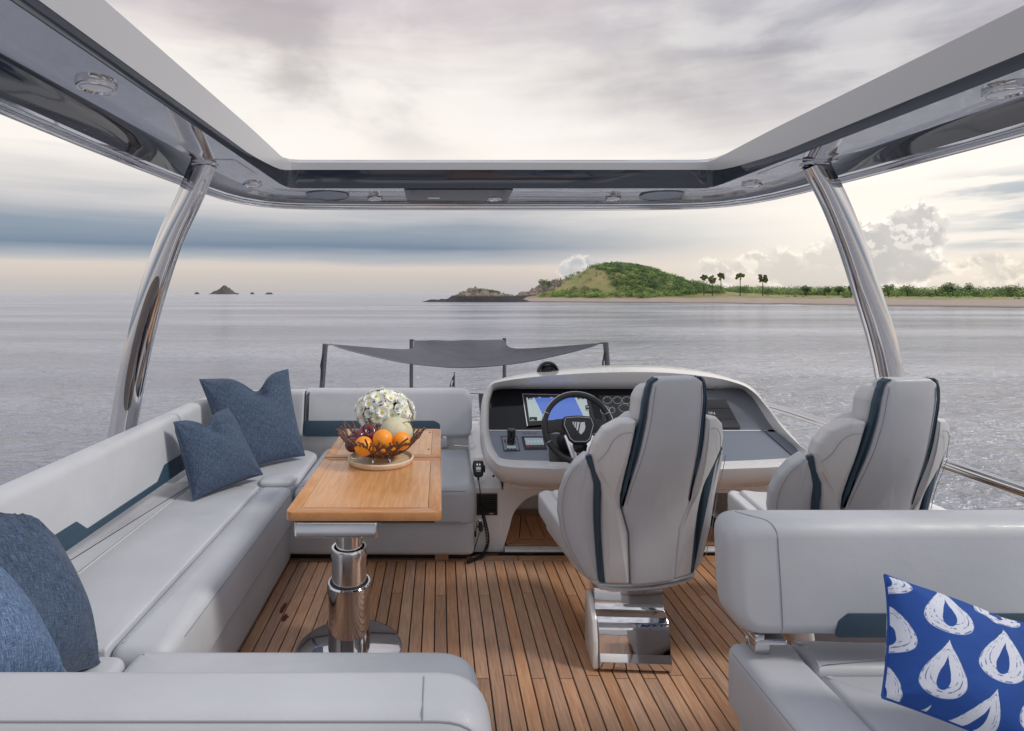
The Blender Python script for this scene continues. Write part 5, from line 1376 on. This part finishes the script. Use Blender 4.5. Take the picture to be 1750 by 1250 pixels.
# ---------------------------------------------------------------- rails, foredeck sunshade, pennant
def build_rails():
    r = thing('side_rail', (2.6, 2.8, -.1), 'polished steel guard rail along the right side of the flybridge', 'rail')
    pts = [Vector((2.60, y, .717)) for y in (-1.0, 1, 2, 3, 4.0)]+[Vector((2.56, 4.5, .72)), Vector((2.42, 4.9, .72)), Vector((2.1, 5.15, .72)), Vector((1.7, 5.22, .72))]
    tube('rail', catmull(pts, n=5), .030, 'chrome', r, n=16)
    for y in (.6, 5.1): x = 2.6 if y < 4 else 2.2; tube('post', [(x, y, -.15), (x, y, .72)], .016, 'chrome', r, n=12)
    f = thing('front_rail', (.0, 5.0, .3), 'steel rail over a dark post between the sofa and helm', 'rail')
    tube('rail', catmull([(-1.6, 4.75, .70), (-.8, 4.98, .735), (.0, 5.02, .742), (.6, 5.02, .742), (1.2, 5.02, .74)], n=5), .018, 'chrome', f, n=14)
    for x in (.34,): pad('post', [(x+.02, .28), (x+.06, .28), (x+.055, .728), (x-.01, .728)], 5.0, 5.04, .004, XZ, 'pole_grey', f, rs=1)
    for x in (-1.2,): tube('post', [(x, 4.9, .3), (x, 4.9, .72)], .016, 'chrome', f, n=12)
    # sunshade on four poles
    s = thing('sunshade', (.35, 8, -1.38), 'grey shade sail stretched on four poles over the foredeck', 'shade sail')
    nl = P(556, 588, 7.0); nr_ = P(1035, 585, 7.0); fl = P(703, 580, 9.4); fr = P(862, 578, 9.4)
    nlb = P(546, 720, 7.0); nrb = P(1045, 720, 7.0)
    for a, b in ((nl, nlb), (nr_, nrb)):
        e = a+(b-a)*((a.z+1.38)/(a.z-b.z)); tube('pole', [a, e], .032, 'pole_grey', s, n=14)
        tube('pole_fitting', [a+Vector((-.02, -.03, -.12)), a+Vector((-.045, -.04, -.25)), a+Vector((-.03, -.03, -.42))], .010, 'black_plastic', s, n=8)
    for a in (fl, fr): tube('pole', [a, Vector((a.x, a.y, -1.38))], .030, 'pole_grey', s, n=14)
    c00 = P(566, 588.5, 7.05); c10 = P(1026, 586.5, 7.05); c01 = P(708, 582, 9.35); c11 = P(860, 580.5, 9.35)
    for a, b in ((nl, c00), (nr_, c10), (fl, c01), (fr, c11)): tube('tie', [a+Vector((0, 0, -.02)), b], .009, 'black_plastic', s, n=6)
    n = 36; v = []; f_ = []; uv = []
    for j in range(n+1):
        for i in range(n+1):
            u = i/n; w = j/n
            su = math.sin(PI*u); sw = math.sin(PI*w)
            # edges pulled in towards the middle, cloth sagging between the corners
            uu = u+(.5-u)*.36*sw*(1-abs(2*u-1)*.0); ww = w+(.5-w)*.30*su
            p = (c00.lerp(c10, uu)).lerp(c01.lerp(c11, uu), ww)
            sag = .31*su**.8*(1-w)**.9+.03*su*sw+.10*sw
            p.z -= sag
            p.z += .012*noise.noise(Vector((u*6, w*14, 0)))*su
            v.append(p); uv.append((u, w))
    for j in range(n):
        for i in range(n): a = j*(n+1)+i; f_.append((a, a+1, a+n+2, a+n+1))
    # give the cloth a thickness
    k = len(v); v2 = v+[p+Vector((0, 0, -.006)) for p in v]; f2 = f_+[tuple(x+k for x in reversed(q)) for q in f_]
    mesh('sail', v2, f2, 'sail_cloth', s, angle=180, uv=uv+uv)
    tube('sail_hem', [v[i] for i in range(n+1)], .008, 'pole_grey', s, n=6)
    p = thing('pennant', tuple(P(776, 690, 10.2)), 'small navy pennant on a thin staff at the bow', 'flag')
    a = P(776.5, 636, 10.2); b = P(777.5, 690, 10.2); b.z = -1.38
    tube('staff', [a, b], .009, 'pole_grey', p, n=8)
    t0 = P(775.5, 640, 10.19); v = []; f_ = []
    rows = 10
    for j in range(rows+1):
        w = j/rows
        for i in range(5):
            s_ = i/4; x0 = 776.3-1.2*w*0; wd = 8.5*w**.8
            q = P(776.3-wd*s_, 640+21*w, 10.2+.03*math.sin(s_*5+w*3)); v.append(q)
    for j in range(rows):
        for i in range(4): k = j*5+i; f_.append((k, k+1, k+6, k+5))
    mesh('cloth', v, f_, 'flag_cloth', p)
    for k in range(4):
        tube('print', [P(774.8-k*.7, 650.5+k*2.3, 10.14), P(771.8-k*.4, 652.5+k*2.3, 10.14)], .006, 'print_white', p, n=4)
build_rails()
